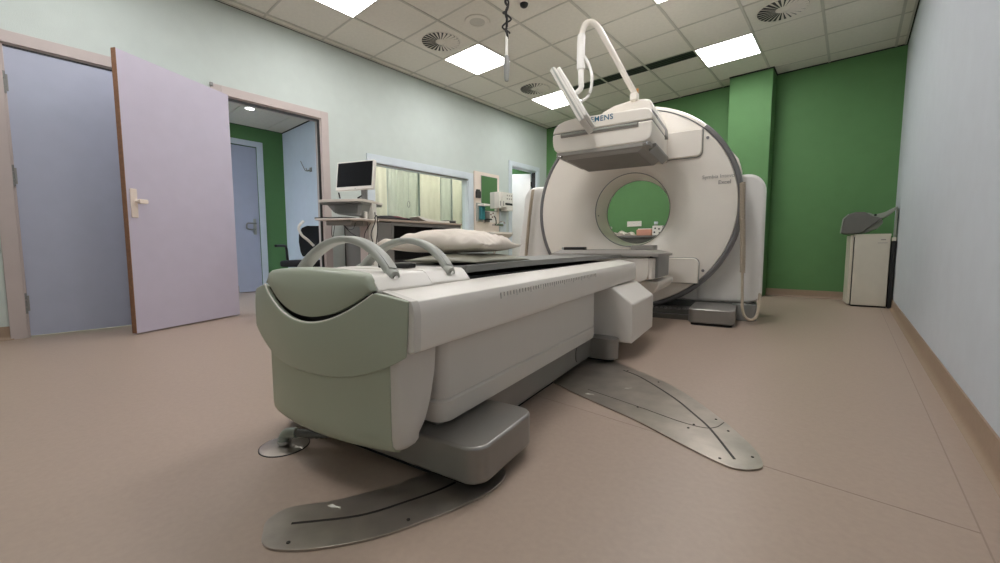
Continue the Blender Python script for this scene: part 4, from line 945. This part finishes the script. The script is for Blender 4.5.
obj('teal_bottle', prism(B(), rrect(-0.045, 0.04, 0.03, 0.10, 0.015), 0.03, 0.24, 'z', Matrix.Rotation(R(-90), 4, 'Z') @ Matrix.Translation((0, 0.0, 0))), 'teal', t, bevel=0.006)
obj('lever', box(B(), 0.02, 0.17, -0.06, 0.08, 0.245, 0.275), 'white', t, bevel=0.006)
t = thing('black_dispenser', 'small black wall fitting above the soap dispenser', 'wall fitting', (XL+0.024, 4.76, 1.475))
obj('housing', box(B(), 0, 0.05, -0.045, 0.045, 0.0, 0.11), 'desk_in', t, bevel=0.010); obj('cap', box(B(), 0.0, 0.04, -0.03, 0.03, 0.11, 0.135), 'black', t, bevel=0.004)
t = thing('second_soap_holder', 'dark holder with a hanging bottle right of the teal bottle', 'holder', (XL+0.024, 4.98, 1.10))
obj('bracket', box(B(), 0.0, 0.03, -0.05, 0.05, 0.0, 0.17), 'desk', t, bevel=0.005); obj('clip_arm', box(B(), 0.02, 0.10, -0.08, 0.03, 0.03, 0.05), 'desk_in', t, bevel=0.004)
t.name = 'bottle_holder'
t = thing('wall_tap', 'chrome wall tap with a long spout over the wash basin', 'tap', (XL+0.024, 5.22, 1.06))
bm = B(); cyl(bm, (0, -0.09, 0), (0.06, -0.09, 0), 0.018, 14); cyl(bm, (0, 0.09, 0), (0.06, 0.09, 0), 0.018, 14); cyl(bm, (0.05, -0.11, 0), (0.05, 0.11, 0), 0.02, 16); obj('tap_body', bm, 'chrome', t)
bm = B(); tube(bm, [(0.05, 0, 0.01), (0.09, 0, 0.05), (0.16, 0, 0.05), (0.20, 0, 0.02)], 0.010, 10); obj('spout', bm, 'chrome', t)
bm = B(); tube(bm, [(0.05, -0.05, 0.01), (0.08, -0.10, 0.10), (0.09, -0.15, 0.14)], 0.009, 8); obj('elbow_lever', bm, 'grey_dark', t)
t = thing('glove_sign', 'white notice with small dark and magenta marks under the mirror', 'notice', (XL+0.024, 5.12, 1.10))
obj('sheet', box(B(), 0, 0.003, -0.09, 0.11, 0.0, 0.19), 'white', t, flat=True)
bm = B()
bm.free()
for k, (a, b) in enumerate(((-0.035, 0.13), (0.02, 0.155), (0.0, 0.09), (0.06, 0.10), (-0.05, 0.05))): obj('mark', box(B(), 0.003, 0.0045, a-0.013, a+0.013, b-0.012, b+0.012), 'cloth_red', t, flat=True)
t.name = 'hygiene_notice'
t = thing('wash_basin', 'white ceramic wash basin on the left wall behind the pillow', 'wash basin', (XL+0.024, 5.03, 0.80))
bm = B()
prof = [(0.01, 0.10), (0.02, 0.125), (0.245, 0.13), (0.25, 0.105), (0.235, 0.07), (0.15, 0.0), (0.06, -0.02)]
rg = []
for z, s, xo in ((0.125, 1.0, 0.38), (0.10, 1.0, 0.385), (0.06, 0.93, 0.35), (0.0, 0.70, 0.24), (-0.03, 0.45, 0.15)):
    rg.append([bm.verts.new((x, y*s, z)) for x, y in rrect(0.0, xo, -0.26, 0.26, 0.12*s, 6, (0, 1, 1, 0))])
for a, b in zip(rg, rg[1:]):
    for j in range(len(a)): bm.faces.new((a[j], a[(j+1) % len(a)], b[(j+1) % len(a)], b[j]))
inner = []
for z, s, xi, xo in ((0.125, 0.88, 0.07, 0.355), (0.08, 0.82, 0.08, 0.34), (0.04, 0.6, 0.11, 0.28)):
    inner.append([bm.verts.new((x, y*s, z)) for x, y in rrect(xi, xo, -0.26, 0.26, 0.10*s, 6)])
obj('bowl', bm, 'ceramic', t)
for a, b in (): pass
t2 = bm = B()
r1 = [bm.verts.new((x, y, 0.126)) for x, y in rrect(0.0, 0.38, -0.26, 0.26, 0.12, 6, (0, 1, 1, 0))]
r2 = [bm.verts.new((x, y, 0.126)) for x, y in rrect(0.06, 0.35, -0.225, 0.225, 0.12, 6, (1, 1, 1, 1))][:]
r1 = [bm.verts.new(v.co) for v in r1] if False else r1
bm.free()
bm = B(); tube(bm, [(0.13, 0, -0.03), (0.13, 0, -0.20), (0.06, 0, -0.22), (0.0, 0, -0.22)], 0.02, 12); obj('drain_pipe', bm, 'chrome', t)
bm = box(B(), XL, XL+0.02, 5.33, 5.50, 0.95, 1.30); single('wall_plate', bm, 'frame_white', 'plain pale wall plate below the white dispensers', 'wall plate', bevel=0.004)

# ------------------------------------------------------------------ beyond the doorway: coat hook, office chair
t = thing('coat_hook', 'grey coat hook on the blue wall beyond the open doorway', 'coat hook', (-5.96, YR, 1.80))
obj('hook_plate', box(B(), -0.03, 0.03, -0.012, 0.0, -0.03, 0.03), 'grey_mid', t, bevel=0.003)
bm = B(); tube(bm, [(0, -0.012, 0), (-0.03, -0.06, -0.02), (-0.05, -0.08, 0.02), (-0.10, -0.10, 0.12)], 0.006, 8); tube(bm, [(0, -0.012, 0), (0.02, -0.06, -0.03), (0.02, -0.08, 0.01)], 0.006, 8); obj('hook_arm', bm, 'grey_mid', t)
ch = thing('office_chair', 'black office chair with a white curved back bracket beyond the open doorway', 'office chair', (-5.26, 2.29, 0), R(42))
obj('seat', prism(B(), rrect(-0.25, 0.25, -0.25, 0.23, 0.08), 0.44, 0.52, 'z'), 'fabric', ch, bevel=0.03, seg=3)
bm = B(); ZZ = [(0.56, 0.17, 0.26), (0.62, 0.205, 0.28), (0.75, 0.225, 0.285), (0.86, 0.215, 0.275), (0.94, 0.17, 0.27), (0.97, 0.10, 0.27)]
rg = [[bm.verts.new((x*w_/0.225, y+dy, z)) for x, y in [(-0.225, -0.0), (-0.11, 0.03), (0, 0.04), (0.11, 0.03), (0.225, 0.0), (0.20, 0.05), (0.0, 0.085), (-0.20, 0.05)]] for z, w_, dy in ((z, w_, dy-0.02) for z, w_, dy in ZZ)]
for a, b in zip(rg, rg[1:]):
    for j in range(8): bm.faces.new((a[j], a[(j+1) % 8], b[(j+1) % 8], b[j]))
bm.faces.new(rg[0]); bm.faces.new(rg[-1][::-1]); obj('backrest', bm, 'fabric', ch, angle=60)
BR = [(-5.0, 2.15, 0.996), (-5.0, 2.09, 0.92), (-5.0, 2.12, 0.83), (-5.0, 2.19, 0.77), (-5.0, 2.26, 0.70)]
for s in (-1, 1):
    bm = B(); tube(bm, [(s*0.26, 0.10, 0.47), (s*0.30, 0.10, 0.52), (s*0.30, 0.08, 0.66), (s*0.30, 0.03, 0.70), (s*0.30, -0.18, 0.70)], 0.016, 10); obj('armrest', bm, 'black', ch)
bm = B(); tube(bm, BR, 0.016, 10); obj('back_bracket', bm, 'white', ch, F=I4, label='white curved bracket')
bm = B(); cyl(bm, (0, 0, 0.09), (0, 0, 0.44), 0.028, 16); obj('gas_column', bm, 'black', ch)
for k in range(5):
    a = 2*PI*k/5; bm = B(); cx_, cy_ = math.cos(a), math.sin(a)
    tube(bm, [(0, 0, 0.10), (0.15*cx_, 0.15*cy_, 0.09), (0.28*cx_, 0.28*cy_, 0.07)], 0.018, 8); lg = obj('leg', bm, 'black', ch)
    bm = B(); cyl(bm, (0.28*cx_-0.02*cy_, 0.28*cy_+0.02*cx_, 0.028), (0.28*cx_+0.02*cy_, 0.28*cy_-0.02*cx_, 0.028), 0.028, 16); obj('caster', bm, 'black', lg)

# ------------------------------------------------------------------ cabinet in the right corner
ac = R(6.0)
fr = thing('small_cabinet', 'small cream front cabinet with black sides in the corner by the green wall', 'cabinet', (0.010+0.150*math.cos(ac)-0.19*math.sin(ac), 6.075+0.150*math.sin(ac)+0.19*math.cos(ac), 0), ac)
Wc = 0.312/2
obj('carcass', box(B(), -Wc+0.01, Wc-0.005, -0.165, 0.19, 0.012, 0.785), 'black', fr, bevel=0.004)
obj('side_board', box(B(), -Wc-0.022, -Wc+0.006, -0.15, 0.20, 0.02, 0.805), 'fridge', fr, bevel=0.003)
obj('door', box(B(), -Wc+0.012, Wc-0.006, -0.195, -0.168, 0.018, 0.812), 'fridge', fr, bevel=0.006)
obj('top_board', box(B(), -Wc+0.004, Wc-0.002, -0.185, 0.19, 0.786, 0.815), 'fridge', fr, bevel=0.003)
obj('plinth', box(B(), -Wc+0.012, Wc-0.006, -0.185, 0.18, 0.0, 0.016), 'black', fr)
bm = B(); box(bm, Wc-0.085, Wc-0.045, -0.197, -0.195, 0.745, 0.757); box(bm, Wc-0.11, Wc-0.03, -0.197, -0.195, 0.713, 0.718); obj('badge', bm, 'text_grey', fr, flat=True, label='tiny grey badge lines')
bm = box(B(), 0.318, 0.352, 6.08, 6.42, 0.0, 0.735); t = single('black_case', bm, 'black', 'narrow black case standing between the small cabinet and the right wall', 'case', bevel=0.006)
bm = box(B(), 0.318, 0.352, 6.08, 6.22, 0.736, 0.775); single('white_strip_box', bm, 'fridge', 'short white block on top of the narrow black case by the right wall', 'box', bevel=0.004)
# grey shell cushion on the cabinet
hs = thing('shell_headrest', 'dark grey shell-shaped support with a strap arm lying on the small cabinet', 'body support', (0.10, 6.20, 0.815))
def shellpts(P): return [(x-0.10, z-0.815) for x, z in P]
body = [(-0.105, 0.985), (-0.085, 1.012), (-0.045, 1.045), (0.005, 1.062), (0.085, 1.058), (0.125, 1.030), (0.15, 1.008), (0.185, 0.998), (0.235, 0.985), (0.20, 0.955), (0.15, 0.905), (0.10, 0.855), (0.065, 0.826), (-0.02, 0.818), (-0.075, 0.820), (-0.115, 0.830)]
obj('shell', prism(B(), shellpts(body), -0.14, 0.14, 'y'), 'helmet', hs, bevel=0.014, seg=3)
strap = [(0.09, 1.045), (0.115, 1.050), (0.16, 1.028), (0.20, 1.035), (0.25, 1.050), (0.30, 1.085), (0.343, 1.105), (0.343, 1.085), (0.31, 1.045), (0.27, 1.005), (0.22, 0.985), (0.16, 0.992), (0.125, 1.012)]
obj('strap_arm', prism(B(), shellpts(strap), -0.12, 0.10, 'y'), 'helmet_light', hs, bevel=0.006)
obj('inner_lining', prism(B(), shellpts([(0.07, 0.822), (0.13, 0.845), (0.20, 0.88), (0.235, 0.93), (0.235, 0.965), (0.215, 0.975), (0.16, 0.93), (0.11, 0.87)]), -0.08, 0.12, 'y'), 'helmet_light', hs, bevel=0.006)
obj('edge_trim', prism(B(), shellpts([(-0.12, 0.828), (-0.108, 0.828), (-0.092, 0.985), (-0.05, 1.035), (-0.055, 1.047), (-0.10, 0.995)]), -0.145, -0.125, 'y'), 'helmet_light', hs, bevel=0.002)
obj('support_strut', prism(B(), shellpts([(0.325, 0.785), (0.345, 0.785), (0.348, 1.10), (0.335, 1.09)]), -0.10, -0.06, 'y'), 'helmet_light', hs, bevel=0.002)
bm = B(); cyl(bm, (0.07, -0.122, 0.205), (0.07, -0.13, 0.205), 0.012, 14); obj('strap_button', bm, 'black', hs)

# ------------------------------------------------------------------ back wall behind the tunnel
t = thing('triple_socket', 'white triple socket strip on the green wall seen through the scanner tunnel', 'wall socket', (-2.83, YB, 1.075))
obj('cover_plate', box(B(), -0.125, 0.125, -0.012, 0, -0.045, 0.045), 'ceramic', t, bevel=0.003)
bm = B()
for k in (-0.08, 0, 0.08): cyl(bm, (k, -0.0125, 0), (k, -0.010, 0), 0.026, 18)
obj('socket_inserts', bm, 'white', t)
bm = B()
for k in (-0.08, 0, 0.08): cyl(bm, (k-0.009, -0.014, 0), (k-0.009, -0.011, 0), 0.004, 8); cyl(bm, (k+0.009, -0.014, 0), (k+0.009, -0.011, 0), 0.004, 8)
obj('socket_holes', bm, 'black', t)
ct = thing('rear_counter', 'low grey counter with clutter behind the scanner, seen through the tunnel', 'counter', (-2.85, 6.50, 0))
obj('counter_top', box(B(), -0.75, 0.75, -0.24, 0.24, 0.83, 0.86), 'desk', ct, bevel=0.003); obj('carcass', box(B(), -0.73, 0.73, -0.20, 0.22, 0.05, 0.83), 'helmet', ct)
obj('plinth', box(B(), -0.70, 0.70, -0.17, 0.20, 0.0, 0.05), 'desk_in', ct)
t = thing('desk_lamp', 'small white hooded device on the counter seen at the left of the tunnel opening', 'device', (-3.18, 6.45, 0.86))
obj('device_head', prism(B(), rrect(-0.10, 0.07, 0.125, 0.165, 0.015), -0.05, 0.05, 'y'), 'white', t, bevel=0.008); obj('device_stem', prism(B(), [(-0.03, 0), (0.05, 0), (0.06, 0.13), (0.01, 0.13)], -0.03, 0.03, 'y'), 'grey_mid', t, bevel=0.006)
obj('device_panel', box(B(), -0.07, 0.0, -0.035, -0.03, 0.02, 0.08), 'helmet_light', t)
t.name = 'hooded_device'
t = thing('coral_basket', 'coral and white basket on the counter seen at the right of the tunnel opening', 'basket', (-2.50, 6.44, 0.86))
obj('basket_shell', box(B(), -0.14, 0.10, -0.07, 0.07, 0.0, 0.10), 'red', t, bevel=0.015); obj('basket_lining', box(B(), -0.12, 0.08, -0.05, 0.05, 0.10, 0.115), 'paper', t, bevel=0.004)
t = thing('marked_box', 'white box with dark spots beside the coral basket behind the tunnel', 'box', (-2.31, 6.44, 0.86))
obj('carton', box(B(), -0.075, 0.075, -0.06, 0.06, 0.0, 0.15), 'white', t, bevel=0.004)
bm = B()
for a, b in ((-0.04, 0.05), (0.03, 0.10), (0.04, 0.04), (-0.03, 0.11)): box(bm, a-0.012, a+0.012, -0.062, -0.060, b-0.012, b+0.012)
obj('spots', bm, 'cloth', t, flat=True)
t = thing('mint_bottle', 'small mint green bottle standing behind the coral basket', 'bottle', (-2.395, 6.56, 0.86))
obj('bottle_body', lathe(B(), [(0, 0), (0.035, 0), (0.035, 0.16), (0.02, 0.19), (0, 0.19)], seg=20), 'helmet_light', t); obj('bottle_cap', lathe(B(), [(0, 0.19), (0.03, 0.19), (0.03, 0.225), (0, 0.225)], seg=20), 'frame_white', t)
cushion_o = None
t = thing('folded_sheet', 'loosely folded pale sheet lying on the counter behind the tunnel', 'sheet', (-2.89, 6.42, 0.86))
bm = B(); n = 24; rg = []
for i in range(n+1):
    x = -0.20+0.42*i/n; h = 0.06+0.02*math.sin(i*0.7)+0.015*math.sin(i*1.9)-0.03*(abs(x)/0.2)**2
    rg.append([bm.verts.new(p) for p in ((x, -0.10, 0), (x, -0.11, max(0.012, h)*0.8), (x, -0.03, max(0.012, h)), (x, 0.07, max(0.012, h)*0.9), (x, 0.09, 0))])
for a, b in zip(rg, rg[1:]):
    for j in range(5): bm.faces.new((a[j], a[(j+1) % 5], b[(j+1) % 5], b[j]))
bm.faces.new(rg[0]); bm.faces.new(rg[-1][::-1]); obj('sheet_fold', bm, 'pillow', t, angle=80)
obj('sheet_underlay', box(B(), -0.19, 0.20, -0.09, 0.085, 0.0, 0.006), 'cushion', t)

# ------------------------------------------------------------------ world
w_ = bpy.data.worlds.new('world'); bpy.context.scene.world = w_; w_.use_nodes = True
w_.node_tree.nodes['Background'].inputs[0].default_value = (0.5, 0.55, 0.6, 1); w_.node_tree.nodes['Background'].inputs[1].default_value = 0.05
